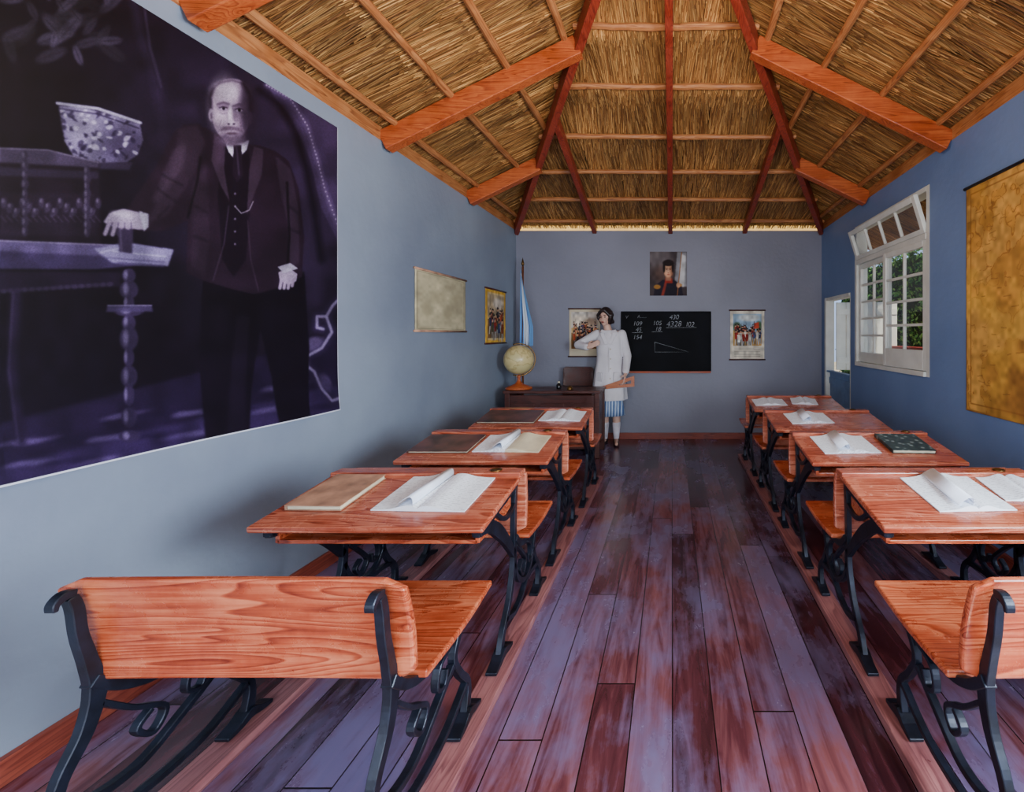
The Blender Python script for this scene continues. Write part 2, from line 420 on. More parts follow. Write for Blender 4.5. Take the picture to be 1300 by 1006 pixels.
# ---------------------------------------------------------------- window
def glass_mat():
    m=bpy.data.materials.new('window_glass'); m.use_nodes=True; nt=m.node_tree; nt.nodes.clear()
    o=N(nt,'ShaderNodeOutputMaterial'); t=N(nt,'ShaderNodeBsdfTransparent'); g=N(nt,'ShaderNodeBsdfGlossy'); g.inputs['Roughness'].default_value=0.05
    mx=N(nt,'ShaderNodeMixShader'); mx.inputs[0].default_value=0.1
    nt.links.new(t.outputs[0],mx.inputs[1]); nt.links.new(g.outputs[0],mx.inputs[2]); nt.links.new(mx.outputs[0],o.inputs[0]); return m
M_glass=glass_mat()
def sash(parent,w,h,cols,rows,bottom=0.07,name='sash'):
    mb=MB(); t=0.035; st=0.05
    mb.box((0,st/2,h/2),(t,st,h)); mb.box((0,w-st/2,h/2),(t,st,h))
    mb.box((0,w/2,h-st/2),(t,w-2*st,st)); mb.box((0,w/2,bottom/2),(t,w-2*st,bottom))
    iw=w-2*st; ih=h-st-bottom
    for i in range(1,cols): mb.box((0,st+iw*i/cols,bottom+ih/2),(t*.7,.022,ih))
    for j in range(1,rows): mb.box((0,w/2,bottom+ih*j/rows),(t*.68,iw,.022))
    o=mb.obj(name,M_white,parent=parent,bevel=0.003,seg=1)
    MB().box((0,w/2,bottom+ih/2),(0.004,iw,ih)).obj('glass_pane',M_glass,parent=o)
    return o
win=empty('window_1',(XR+0.03,WY0,WZ0)); struct(win,'white wooden casement window with many small panes, standing open','window')
WW=WY1-WY0; WH=WZ1-WZ0; TR=1.08
fr=MB()
for yy in(0.025,WW-0.025): fr.box((0.03,yy,WH/2),(0.12,.05,WH))
fr.box((0.03,WW/2,WH-.02),(0.12,WW-.1,.04)); fr.box((0.02,WW/2,.02),(0.14,WW-.1,.04)); fr.box((0.02,WW/2,TR+.02),(0.11,WW-.1,.05))
fr.obj('window_frame',M_white,parent=win,bevel=0.004)
lw=(WW-0.1)/2
s1=sash(win,lw-.005,TR-.05,2,4,bottom=0.16); s1.location=(-0.01,0.05,0.045); s1.rotation_euler=(0,0,math.radians(3))
s2=sash(win,lw-.005,TR-.05,2,5,bottom=0.1); s2.location=(0.01,0.05+lw,0.045)
s3=sash(win,WW-.11,WH-TR-.1,4,1,bottom=0.04,name='transom_sash'); s3.location=(-0.02,0.055,TR+.05); s3.rotation_euler=(0,math.radians(-17),0)

# ---------------------------------------------------------------- door
door=empty('door_1',(XR,DY0,0)); struct(door,'pale painted stable door with its upper half open','door')
DW=DY1-DY0
fr=MB(); fr.box((.07,.02,DZ1/2),(.13,.04,DZ1)); fr.box((.05,DW-.03,DZ1/2),(.11,.06,DZ1)); fr.box((.06,DW/2,DZ1-.02),(.12,DW-.1,.04))
fr.obj('door_frame',M_white,parent=door,bevel=0.004)
ll=MB()
for i in range(6): ll.box((.06,.045+(DW-.11)*(i+.5)/6,.455),(.03,(DW-.11)/6-.004,.9))
ll.box((.04,DW/2,.15),(.015,DW-.14,.08)); ll.box((.04,DW/2,.8),(.015,DW-.14,.08)); ll.box((.04,DW/2,.915),(.07,DW-.12,.02))
ll.obj('lower_leaf',M_bluedoor,parent=door,bevel=0.003)
ul=MB()
for i in range(6): ul.box((0,-(DW-.13)*(i+.5)/6,.43),(.03,(DW-.13)/6-.004,.86))
ul.box((-.02,-(DW-.13)/2,.12),(.015,DW-.14,.08)); ul.box((-.02,-(DW-.13)/2,.74),(.015,DW-.14,.08))
u=ul.obj('upper_leaf',M_white,parent=door,bevel=0.003); u.location=(.12,DW-.07,.93); u.rotation_euler=(0,0,math.radians(80))

# ---------------------------------------------------------------- exterior
M_ground=plain('sandy_ground',(176,160,126),rough=0.9,scale=3)
struct(MB().box((0,5,-0.2),(40,40,0.18)).obj('ground',M_ground),'pale earth outside the schoolhouse','ground')
M_eave_glow=plain('eave_glow_yellow',(240,190,100),rough=0.9,scale=3,var=.06)
gw=MB(); gw.box((-.4,8.4,1.9),(6.5,.3,4.1)); gw.box((-.4,8.4,3.99),(6.6,.42,.1))  # wall added outside only so the eave gap glows warm yellow
tag(gw.obj('eave_glow_wall',M_eave_glow,bevel=.02),label='added yellow wall that gives the eave gap a warm glow',category='wall')
def hedge():
    cols=[(44,84,44),(70,120,58),(96,150,74),(36,66,36),(120,166,90)]
    mb=MB()
    mb.box((4.1,5.6,1.25),(.7,9,2.7)); V=list(mb.v);Fc=list(mb.f);C=[lin((20,40,18))[:3]]*len(V)
    for i in range(17000):
        y=rng.uniform(1.2,10); z=rng.uniform(0,2.7); x=3.72+rng.normal(0,.05)
        if i%5==0: z=2.6+rng.normal(0,.05); x=rng.uniform(3.7,4.5)
        c=Vector((x,y,z)); s=rng.uniform(.025,.05)
        d=Vector(rng.normal(0,1,3)).normalized(); e=d.cross(Vector((1,.2,.3))).normalized()
        o=len(V); V+= [tuple(c-d*s),tuple(c+e*s*.5),tuple(c+d*s),tuple(c-e*s*.5)]; Fc.append((o,o+1,o+2,o+3)); C+=[lin(cols[int(rng.integers(0,5))])[:3]]*4
    me=bpy.data.meshes.new('hedge'); me.from_pydata(V,[],Fc); me.update()
    at=me.color_attributes.new('Col','FLOAT_COLOR','POINT'); arr=np.ones((len(V),4),np.float32); arr[:,:3]=np.array(C); at.data.foreach_set('color',arr.ravel())
    me.materials.append(M_col); o=bpy.data.objects.new('hedge',me); COL.objects.link(o)
    tag(o,label='dense green leafy hedge outside the window',category='hedge',kind='stuff')
hedge()
M_red=plain('red_paint',(160,50,36),rough=0.5)
rl=empty('porch_railing',(2.75,4.6,-0.11),label='red-painted wooden porch railing outside the window',category='railing')
MB().box((0,0,1.3),(.09,4.6,.10)).obj('top_rail',M_red,parent=rl,bevel=.004)
MB().box((0,0,.5),(.05,4.6,.07)).obj('lower_rail',M_red,parent=rl,bevel=.004)
for i in range(4):
    MB().box((0,0,.65),(.09,.09,1.3)).obj('post',M_red,parent=rl,bevel=.004,loc=(0,-2.2+i*1.46,0))

# ---------------------------------------------------------------- school desks
TH=math.atan(0.06/0.42)
def iron_desk(x):
    mb=MB(); a=x-.011; b=x+.011
    mb.ribbon([(.26,.06),(.29,.13),(.37,.23),(.42,.35),(.425,.47),(.43,.60),(.445,.73)],[.045,.034,.03,.036,.03,.03,.028],a,b)
    mb.ribbon([(.17,.045),(.22,.052),(.27,.066),(.32,.052),(.36,.045)],[.012,.022,.034,.022,.012],x-.022,x+.022,3)
    mb.ribbon([(.04,.655),(.2,.678),(.42,.708)],.028,x-.018,x+.018,2)
    mb.ribbon([(.04,.65),(.14,.64),(.24,.58),(.33,.5),(.42,.4)],[.02,.05,.055,.045,.03],a,b)
    mb.ribbon([(.20,.67),(.27,.62),(.34,.60),(.42,.62)],.02,a,b)
    mb.ribbon([(.43,.47),(.50,.415),(.65,.395),(.9,.398)],[.03,.03,.026,.02],x-.016,x+.016)
    mb.ribbon([(.80,.06),(.80,.15),(.735,.23),(.70,.31),(.745,.39)],[.045,.03,.026,.028,.035],a,b)
    mb.ribbon([(.72,.045),(.77,.052),(.81,.066),(.85,.052),(.89,.045)],[.012,.022,.034,.022,.012],x-.022,x+.022,3)
    mb.ribbon([(.42,.36),(.47,.27),(.56,.215),(.65,.235),(.70,.30)],.022,a,b)
    mb.ribbon([(.32,.17),(.42,.135),(.52,.15),(.62,.20),(.76,.19)],.022,a,b)
    mb.ribbon([(.45,.43),(.52,.37),(.58,.30),(.54,.25),(.50,.29),(.535,.32)],.016,a,b)
    mb.ribbon([(.60,.38),(.655,.34),(.66,.28),(.62,.27),(.61,.31)],.014,a,b)
    return mb
def curved_back(mb,W,y,z0,z1,lean,t=.024,bow=.02,nx=16):
    vs=[];fs=[]; nz=5
    for s in(0,1):
        for j in range(nz+1):
            for i in range(nx+1):
                u=i/nx*2-1; v=j/nz
                z=z0+(z1-z0)*v
                e=max(0,abs(u)-.93)/.07
                z=(z0+z1)/2+(z-(z0+z1)/2)*(1-.16*e*e)
                yy=y-lean*v+bow*(u*u)*-1+ (t if s else 0)+ .012*math.sin(v*math.pi)*(1)
                vs.append((u*W/2,yy,z))
    n1=(nx+1)*(nz+1)
    for j in range(nz):
        for i in range(nx):
            a=j*(nx+1)+i
            fs.append((a,a+1,a+nx+2,a+nx+1)); b=a+n1; fs.append((b,b+nx+1,b+nx+2,b+1))
    def edge(idx):
        for k in range(len(idx)-1): fs.append((idx[k],idx[k+1],idx[k+1]+n1,idx[k]+n1))
    edge([i for i in range(nx+1)]); edge([nz*(nx+1)+i for i in range(nx+1)])
    edge([j*(nx+1) for j in range(nz+1)]); edge([j*(nx+1)+nx for j in range(nz+1)])
    mb.add(vs,fs)
def seat_mesh(W,y0,y1,z,par):
    mb=MB(); n=10; prof=[]
    for i in range(n+1):
        u=i/n; yy=y0+(y1-y0)*u; zz=z-.014*math.sin(u*math.pi)+.006*u; prof.append((yy,zz))
    mb.ribbon(prof,.022,-W/2,W/2,n=1)
    return mb.obj('seat',M_orangeV,parent=par,bevel=.006)
W=.84
desk=empty('school_desk',(-1.09,1.62,0),label='x',category='school desk',group='rows of antique school desks')
R=rotm(TH,0,0)
tb=MB(); tb.box((0,.215,.716),(W,.44,.024),R)
tb.obj('desk_top',M_orange,parent=desk,bevel=.007,seg=3)
MB().box((0,.435,.757),(W,.075,.024)).obj('pen_ledge',M_orange,parent=desk,bevel=.004)
sh=MB(); sh.box((0,.235,.612),(W-.1,.33,.014)); sh.box((0,.395,.66),(W-.1,.014,.1))
for sx in(-1,1): sh.box((sx*(W/2-.05),.235,.65),(.016,.33,.085))
sh.obj('book_shelf',M_orangeV,parent=desk,bevel=.002)
mb=MB(); curved_back(mb,W,.475,.47,.765,.0,bow=0.0); mb.obj('backrest',M_orange,parent=desk,bevel=.006,smooth=False)
seat_mesh(W,.53,.95,.432,desk)
for sx in(-1,1): iron_desk(sx*.38).obj('iron_leg',M_iron,parent=desk,bevel=.003,seg=1)
MB().lathe([(.024,0),(.026,.004),(.02,.006),(.017,.003)],c=(.30,.435,.769),n=20).obj('inkwell',M_brass,parent=desk,smooth=True)
left_y=[1.62,2.47,3.36]; right_y=[1.62,2.44,3.28,4.15]
desk['label']='antique school desk holding a brown book and open white notebook'
copy_tree(desk,(-1.09,left_y[1],0),'antique school desk with a dark writing board and open notebook')
copy_tree(desk,(-1.08,left_y[2],0),'antique school desk with a dark writing board near the teacher\'s desk')
copy_tree(desk,(1.17,right_y[0],0),'antique school desk with an open book and loose white sheets')
copy_tree(desk,(1.17,right_y[1],0),'antique school desk with an open notebook and dark green book')
copy_tree(desk,(1.17,right_y[2],0),'antique school desk with one open white notebook')
copy_tree(desk,(1.17,right_y[3],0),'antique school desk at the head of the row by the blackboard')
bench=empty('school_bench',(-1.10,1.13,0),label='orange-stained bench seat with black iron legs by the grey wall',category='bench',group='rear bench seats')
mb=MB(); curved_back(mb,.87,.055,.485,.768,.045,bow=0.006); mb.obj('backrest',M_orangeV,parent=bench,bevel=.009,seg=3)
seat_mesh(W,.14,.60,.435,bench)
def iron_bench(x):
    mb=MB();a=x-.012;b=x+.012
    mb.ribbon([(-.008,.735),(.002,.70),(.010,.63),(.028,.55),(.042,.47),(.02,.38),(-.03,.29),(-.045,.18),(-.02,.06)],[.022,.026,.026,.03,.04,.034,.028,.028,.04],a,b)
    mb.ribbon([(.0,.742),(-.022,.744),(-.038,.732),(-.04,.716)],[.018,.02,.016,.010],a,b,4)
    mb.ribbon([(.03,.50),(.10,.44),(.2,.405),(.4,.40),(.56,.405)],[.03,.026,.024,.022,.018],x-.016,x+.016)
    mb.ribbon([(.46,.06),(.47,.16),(.41,.24),(.37,.32),(.42,.40)],[.04,.026,.024,.024,.03],a,b)
    mb.ribbon([(-.035,.26),(.03,.20),(.14,.19),(.25,.24),(.36,.30)],.02,a,b)
    mb.ribbon([(-.04,.16),(.1,.11),(.3,.11),(.46,.17)],.018,a,b)
    mb.ribbon([(.05,.43),(.12,.36),(.2,.30),(.17,.25),(.13,.29),(.165,.32)],.014,a,b)
    mb.ribbon([(.36,.38),(.28,.36),(.26,.30),(.30,.28),(.32,.32)],.013,a,b)
    for yy in(-.02,.46): mb.ribbon([(yy-.09,.045),(yy-.04,.052),(yy,.066),(yy+.04,.052),(yy+.08,.045)],[.012,.022,.034,.022,.012],x-.024,x+.024,3)
    return mb
for sx in(-1,1): iron_bench(sx*.38).obj('iron_leg',M_iron,parent=bench,bevel=.003,seg=1)
copy_tree(bench,(1.185,1.13,0),'orange-stained bench seat with black iron legs by the blue wall')
for cx,ye in((-1.085,4.35),(1.17,5.15)):
    for sx in(-1,1):
        o=MB().box((cx+sx*.38,(0.7+ye)/2,.0185),(.095,ye-.7,.035)).obj('floor_runner',M_runner,bevel=.003,center=True)
        tag(o,label='long wooden floor rail the desks are screwed to',category='floor rail',group='desk floor rails')

# ---------------------------------------------------------------- papers & books
def desk_surface(ly):
    return .716+ (ly-.215)*math.tan(TH)+.012/math.cos(TH)
def on_desk(o,cx,y0,lx,ly,rz=0,lift=.0015):
    o.location=(cx+lx,y0+ly,desk_surface(ly)+lift)
    o.rotation_euler=(Matrix.Rotation(TH,3,'X')@Matrix.Rotation(rz,3,'Z')).to_euler()
def printed(name):
    m,nt,b=newmat(name)
    tc=N(nt,'ShaderNodeTexCoord'); sp=N(nt,'ShaderNodeSeparateXYZ'); nt.links.new(tc.outputs['Object'],sp.inputs[0])
    w=N(nt,'ShaderNodeMath',operation='MULTIPLY'); w.inputs[1].default_value=75; nt.links.new(sp.outputs[1],w.inputs[0])
    f=N(nt,'ShaderNodeMath',operation='FRACT'); nt.links.new(w.outputs[0],f.inputs[0])
    l=N(nt,'ShaderNodeMath',operation='LESS_THAN'); l.inputs[1].default_value=0.4; nt.links.new(f.outputs[0],l.inputs[0])
    n=N(nt,'ShaderNodeTexNoise'); n.inputs['Scale'].default_value=90; nt.links.new(tc.outputs['Object'],n.inputs['Vector'])
    g=N(nt,'ShaderNodeMath',operation='GREATER_THAN'); g.inputs[1].default_value=0.5; nt.links.new(n.outputs[0],g.inputs[0])
    mu=N(nt,'ShaderNodeMath',operation='MULTIPLY'); nt.links.new(l.outputs[0],mu.inputs[0]); nt.links.new(g.outputs[0],mu.inputs[1])
    m2=N(nt,'ShaderNodeMath',operation='MULTIPLY'); m2.inputs[1].default_value=.35; nt.links.new(mu.outputs[0],m2.inputs[0])
    mx=N(nt,'ShaderNodeMix',data_type='RGBA'); nt.links.new(m2.outputs[0],mx.inputs[0]); mx.inputs[6].default_value=lin((226,232,242)); mx.inputs[7].default_value=lin((110,115,135))
    nt.links.new(mx.outputs[2],b.inputs['Base Color']); b.inputs['Roughness'].default_value=.8
    return m
M_print=printed('printed_paper')
def open_book(w,d,label,curl=True,mat=None,name='open_book',cat='book',matr=None):
    e=empty(name,(0,0,0),label=label,category=cat,group='books and papers on the school desks')
    for sgn in(-1,1):
        mb=MB(); n=12; prof=[]
        for i in range(n+1):
            u=i/n; x=sgn*u*w/2; t=.004+.016*math.exp(-((u-.22)/.28)**2)*(1 if u>.02 else .5)+.003*(1-u)
            prof.append((x,t))
        vs=[];fs=[]
        for x,t in prof: vs+=[(x,-d/2,t),(x,d/2,t),(x,d/2,0),(x,-d/2,0)]
        for i in range(n):
            for k in range(4): fs.append((4*i+k,4*i+(k+1)%4,4*i+4+(k+1)%4,4*i+4+k))
        fs+=[(0,1,2,3),(4*n,4*n+3,4*n+2,4*n+1)]
        mb.add(vs,fs); mb.obj('pages',(matr if (sgn>0 and matr) else (mat or M_print)),parent=e,smooth=False)
    if curl:
        mb=MB(); n=14; vs=[];fs=[]
        for i in range(n+1):
            a=i/n*math.pi*1.05
            x=-.02-.055*(i/n)+ .02*math.sin(a); z=.018+.035*math.sin(a*.9)
            for s in(0,1):
                vs+=[(x,-d/2+.005,z+s*.0015),(x+.02,d/2-.005,z*.85+s*.0015)]
        for i in range(n):
            a=4*i; fs+=[(a,a+1,a+5,a+4),(a+2,a+6,a+7,a+3),(a,a+4,a+6,a+2),(a+1,a+3,a+7,a+5)]
        fs+=[(0,2,3,1),(4*n,4*n+1,4*n+3,4*n+2)]
        mb.add(vs,fs); mb.obj('turning_page',M_paper,parent=e,smooth=True)
    return e
def closed_book(w,d,t,mat,label,name='book',cat='book',pages=M_cream):
    e=empty(name,(0,0,0),label=label,category=cat,group='books and papers on the school desks')
    MB().box((0,0,t-.0015),(w,d,.003)).obj('front_cover',mat,parent=e,bevel=.001,seg=1)
    MB().box((0,0,.0015),(w,d,.003)).obj('back_cover',mat,parent=e,bevel=.001,seg=1)
    MB().box((-w/2+.002,0,t/2),(.004,d,t-.006)).obj('spine',mat,parent=e)
    MB().box((.002,0,t/2),(w-.012,d-.01,t-.0062)).obj('page_block',pages,parent=e)
    return e
M_folder=plain('folder_card',(158,120,98),rough=0.55,var=.22,scale=12)
M_slate=plain('dark_leather_board',(78,48,44),rough=0.3,var=0.35,scale=12)
def green_mat():
    m,nt,b=newmat('green_cover'); mp=coords(nt,(1,1,1),False)
    v=N(nt,'ShaderNodeTexVoronoi'); v.inputs['Scale'].default_value=26; nt.links.new(mp.outputs[0],v.inputs['Vector'])
    r=ramp(nt,[(.2,lin((120,132,130))),(.32,lin((46,64,62))),(.7,lin((30,44,46)))]); nt.links.new(v.outputs[0],r.inputs[0]); nt.links.new(r.outputs[0],b.inputs['Base Color']); b.inputs['Roughness'].default_value=.45; return m
M_green=green_mat()
CL,CR=-1.09,1.17
on_desk(closed_book(.215,.27,.02,M_folder,'worn tan leather-bound book lying on the desk','book','book'),CL,1.62,-.265,.24,-.02)
on_desk(open_book(.36,.28,'open white notebook with a curling page'),CL,1.62,.135,.24,-.03)
on_desk(closed_book(.34,.27,.012,M_slate,'dark brown writing board lying on the desk',name='writing_board',cat='writing board'),CL,2.47,-.23,.23,0)
on_desk(open_book(.38,.26,'open notebook with one white and one cream page',matr=M_cream),CL,2.47,.15,.24,-.02)
on_desk(closed_book(.44,.30,.012,M_slate,'large dark brown writing board near the teacher\'s desk',name='writing_board',cat='writing board'),CL,3.36,-.17,.23,0)
on_desk(open_book(.32,.24,'small open notebook with blank white pages',curl=False),CL,3.36,.23,.25,-.03)
on_desk(open_book(.30,.28,'open white book with its middle page standing up'),CR,1.62,-.02,.24,.04)
on_desk(open_book(.24,.20,'loose printed sheets beside the open book',curl=False,name='printed_sheets',cat='paper'),CR,1.62,.27,.27,-.06)
on_desk(open_book(.32,.26,'open white notebook beside a dark green book'),CR,2.44,-.16,.24,.03)
on_desk(closed_book(.24,.26,.02,M_green,'dark green hardcover book lying closed on the desk'),CR,2.44,.19,.24,-.04)
on_desk(open_book(.32,.24,'open white notebook alone on a desk',curl=True),CR,3.28,-.12,.24,.05)
on_desk(open_book(.30,.2,'thin open white booklet on the front desk',curl=False),CR,4.15,-.24,.22,.03)
on_desk(open_book(.24,.2,'small white leaflet on the front desk',curl=False),CR,4.15,.10,.25,-.15)

# ---------------------------------------------------------------- teacher's desk
td=empty('teacher_desk',(-1.335,5.08,0),label='dark-stained wooden teacher\'s desk with panelled front',category='desk')
mb=MB(); mb.box((0,.21,.74),(1.08,.46,.03)); mb.obj('desk_top',M_dark,parent=td,bevel=.006)
mb=MB(); mb.box((0,.03,.40),(1.0,.02,.6))
for i in range(3): mb.box((-.33+i*.33,.016,.4),(.26,.012,.42))
for x in(-.5,.5): mb.box((x,.215,.42),(.02,.36,.58))
mb.obj('front_panel',M_dark,parent=td,bevel=.003)
for x in(-.5,.5):
    for y in(.03,.40): MB().box((x,y,.363),(.055,.055,.724)).obj('leg',M_dark,parent=td,bevel=.004)
ch=empty('teacher_chair',(-1.21,5.72,0),label='dark reddish wooden chair with a solid back behind the desk',category='chair')
M_ch=wood('chair_wood',(40,14,10),(62,24,18),(84,36,28),axis=0,rough=.45)
mb=MB(); mb.box((0,0,.44),(.40,.36,.03)); mb.obj('seat',M_ch,parent=ch,bevel=.008)
mb=MB(); curved_back(mb,.38,.165,.72,.96,-.03,t=.02,bow=.02); mb.box((0,.18,.6),(.34,.016,.05)); mb.obj('backrest',M_ch,parent=ch,bevel=.005)
for x in(-.18,.18):
    MB().ribbon([(.17,.003),(.165,.3),(.17,.6),(.2,.94)],.034,x-.016,x+.016,4).obj('leg',M_ch,parent=ch,bevel=.004)
    MB().box((x,-.155,.214),(.034,.034,.424)).obj('leg',M_ch,parent=ch,bevel=.004)
gl=empty('globe',(-1.765,5.27,.7555),label='yellowed parchment desk globe on a flared wooden stand',category='globe')
def globe_mat():
    m,nt,b=newmat('globe_map'); mp=coords(nt,(1,1,1),False)
    n=N(nt,'ShaderNodeTexNoise'); n.inputs['Scale'].default_value=7; n.inputs['Detail'].default_value=8; nt.links.new(mp.outputs[0],n.inputs['Vector'])
    r=ramp(nt,[(0.47,lin((200,186,134))),(0.5,lin((176,154,100))),(0.54,lin((210,192,138))),(0.8,lin((186,162,106)))])
    nt.links.new(n.outputs[0],r.inputs[0]); nt.links.new(r.outputs[0],b.inputs['Base Color']); b.inputs['Roughness'].default_value=.3; return m
MB().ell((0,0,.335),(.17,.17,.17),n=40,m=24).obj('sphere',globe_mat(),parent=gl,smooth=True)
ring_=[(.185*math.sin(a)*math.cos(.5),.185*math.sin(a)*math.sin(.5),.335+.185*math.cos(a)) for a in np.linspace(-.35,math.pi+.35,30)]
MB().tube(ring_,.007,8).obj('meridian_ring',M_brass,parent=gl,smooth=True)
MB().lathe([(.15,0),(.15,.015),(.10,.035),(.04,.06),(.02,.09),(.014,.12),(.022,.135),(.012,.16)],n=28).obj('stand',M_beamX,parent=gl,smooth=True)
ib=empty('ink_bottle',(-1.30,5.25,.7555),label='small black ink bottle with pale cap',category='ink bottle')
MB().lathe([(.024,0),(.027,.01),(.027,.05),(.012,.06),(.012,.07)],n=20).obj('bottle',M_black,parent=ib,smooth=True)
MB().lathe([(.014,.07),(.014,.085)],n=16).obj('cap',M_cream,parent=ib)
bell=empty('desk_bell',(-1.16,5.2,.7555),label='small brass desk bell',category='bell')
MB().lathe([(.035,0),(.034,.01),(.026,.03),(.01,.042),(.003,.046)],n=20).obj('dome',M_brass,parent=bell,smooth=True)
MB().lathe([(.006,.046),(.006,.054)],n=10).obj('button',M_iron,parent=bell)

# flag
fg=empty('flag',(-1.88,5.76,0),label='light-blue and white flag hanging furled from a wooden pole',category='flag')
M_pole=wood('pole_wood',(70,36,20),(110,62,36),(140,84,52),axis=2,rough=.4)
MB().tube([(0,0,.03),(0,0,2.24)],.013,12).obj('pole',M_pole,parent=fg,smooth=True)
MB().lathe([(.12,0),(.12,.02),(.05,.035),(.03,.09),(.015,.1)],n=28).obj('base',M_dark,parent=fg)
MB().lathe([(.006,0),(.022,.03),(.012,.06),(.002,.11)],c=(0,0,2.24),n=12).obj('finial',M_brass,parent=fg,smooth=True)
def flagmesh():
    nu,nv=60,24;V=[];Fc=[];C=[]
    for j in range(nv+1):
        v=j/nv; z=2.2-v*.96
        for i in range(nu+1):
            u=i/nu; wd=.02+.11*min(1,v*1.4)
            x=-.02+wd*u*1.2+.0; y=-.02-.035*math.sin(u*math.pi*7+v*2)*(.3+.7*v)-.03*u
            V.append((x,y,z-.12*u*(1-v)))
            c=(110,160,215) if (u<.33 or u>.68) else (225,230,238)
            C.append(lin(c)[:3])
    for j in range(nv):
        for i in range(nu):
            a=j*(nu+1)+i; Fc.append((a,a+1,a+nu+2,a+nu+1))
    me=bpy.data.meshes.new('flag_cloth'); me.from_pydata(V,[],Fc); me.update()
    at=me.color_attributes.new('Col','FLOAT_COLOR','POINT'); arr=np.ones((len(V),4),np.float32); arr[:,:3]=np.array(C); at.data.foreach_set('color',arr.ravel())
    me.materials.append(M_col); me.polygons.foreach_set('use_smooth',[True]*len(me.polygons))
    o=bpy.data.objects.new('flag_cloth',me); COL.objects.link(o); o.parent=fg
flagmesh()

# ---------------------------------------------------------------- drawn sheets
def vnoise(X,Y,s,seed):
    r=np.random.default_rng(seed).random((64,64)); x=(X*s)%63; y=(Y*s)%63
    i=np.floor(x).astype(int); j=np.floor(y).astype(int); fx=x-i; fy=y-j; fx=fx*fx*(3-2*fx); fy=fy*fy*(3-2*fy)
    i2=(i+1)%64; j2=(j+1)%64
    return (r[i,j]*(1-fx)+r[i2,j]*fx)*(1-fy)+(r[i,j2]*(1-fx)+r[i2,j2]*fx)*fy
def blur(a,n=1):
    for _ in range(n):
        p=np.pad(a,((1,1),(0,0),(0,0)),mode='edge'); a=(p[:-2]+2*p[1:-1]+p[2:])/4
        p=np.pad(a,((0,0),(1,1),(0,0)),mode='edge'); a=(p[:,:-2]+2*p[:,1:-1]+p[:,2:])/4
    return a
class Canvas:
    def __init__(s,X,Y,bg): s.X=X;s.Y=Y; s.c=np.zeros(X.shape+(3,)); s.c[:]=np.array(bg,float)
    def _b(s,mask,col,a):
        mask=(mask*a)[...,None]; s.c=s.c*(1-mask)+np.array(col)*mask
    def poly(s,pts,col,a=1.0,soft=0):
        X,Y=s.X,s.Y; ins=np.zeros(X.shape,bool); n=len(pts)
        for i in range(n):
            x1,y1=pts[i];x2,y2=pts[(i+1)%n]
            if y1==y2: continue
            cond=((Y<y1)!=(Y<y2))&(X<(x2-x1)*(Y-y1)/(y2-y1)+x1); ins^=cond
        k=ins.astype(float)
        if soft: k=blur(k[...,None],soft)[...,0]
        s._b(k,col,a); return s
    def ell(s,cx,cy,rx,ry,col,a=1.0,soft=.12,rot=0):
        dx=s.X-cx;dy=s.Y-cy; c,sn=math.cos(rot),math.sin(rot); u=(dx*c+dy*sn)/rx; v=(-dx*sn+dy*c)/ry
        d=np.sqrt(u*u+v*v); k=np.clip((1+soft/2-d)/soft,0,1); k=k*k*(3-2*k); s._b(k,col,a); return s
    def line(s,pts,w,col,a=1.0,soft=.3):
        D=np.full(s.X.shape,1e9)
        for i in range(len(pts)-1):
            x1,y1=pts[i];x2,y2=pts[i+1]; dx=x2-x1;dy=y2-y1; L=dx*dx+dy*dy+1e-9
            t=np.clip(((s.X-x1)*dx+(s.Y-y1)*dy)/L,0,1); D=np.minimum(D,np.hypot(s.X-x1-t*dx,s.Y-y1-t*dy))
        s._b(np.clip((w/2*(1+soft)-D)/(w*soft),0,1),col,a)
        return s
    def noise(s,sc,amt,seed):
        n=vnoise(s.X,s.Y,sc,seed)-.5; s.c=np.clip(s.c*(1+amt*2*n[...,None]),0,255); return s
def sheet(name,origin,U,w,h,nu,nv,fn,mat,parent=None,warp=None,solid=True):
    u=np.linspace(0,1,nu);v=np.linspace(0,1,nv); UU,VV=np.meshgrid(u,v)
    rgb=fn(UU,VV); U=np.array(U,float); Nn=np.cross(U,[0,0,1])
    P=UU[...,None]*w*U+VV[...,None]*h*np.array([0,0,1.])
    if warp is not None: P=P+warp(UU,VV)[...,None]*Nn
    P=P.reshape(-1,3)
    idx=np.arange(nu*nv).reshape(nv,nu)
    Fc=np.stack([idx[:-1,:-1],idx[:-1,1:],idx[1:,1:],idx[1:,:-1]],-1).reshape(-1,4)
    me=bpy.data.meshes.new(name); me.from_pydata(P.tolist(),[],Fc.tolist()); me.update()
    c=rgb.reshape(-1,3)/255.0; c=np.where(c<=.04045,c/12.92,((c+.055)/1.055)**2.4)
    arr=np.ones((len(P),4),np.float32); arr[:,:3]=c
    at=me.color_attributes.new('Col','FLOAT_COLOR','POINT'); at.data.foreach_set('color',arr.ravel())
    me.materials.append(mat); o=bpy.data.objects.new(name,me); COL.objects.link(o); o.location=origin
    me.polygons.foreach_set('use_smooth',[True]*len(me.polygons))
    if parent: o.parent=parent
    if solid:
        md=o.modifiers.new('t','SOLIDIFY'); md.thickness=.003; md.offset=-1
    return o

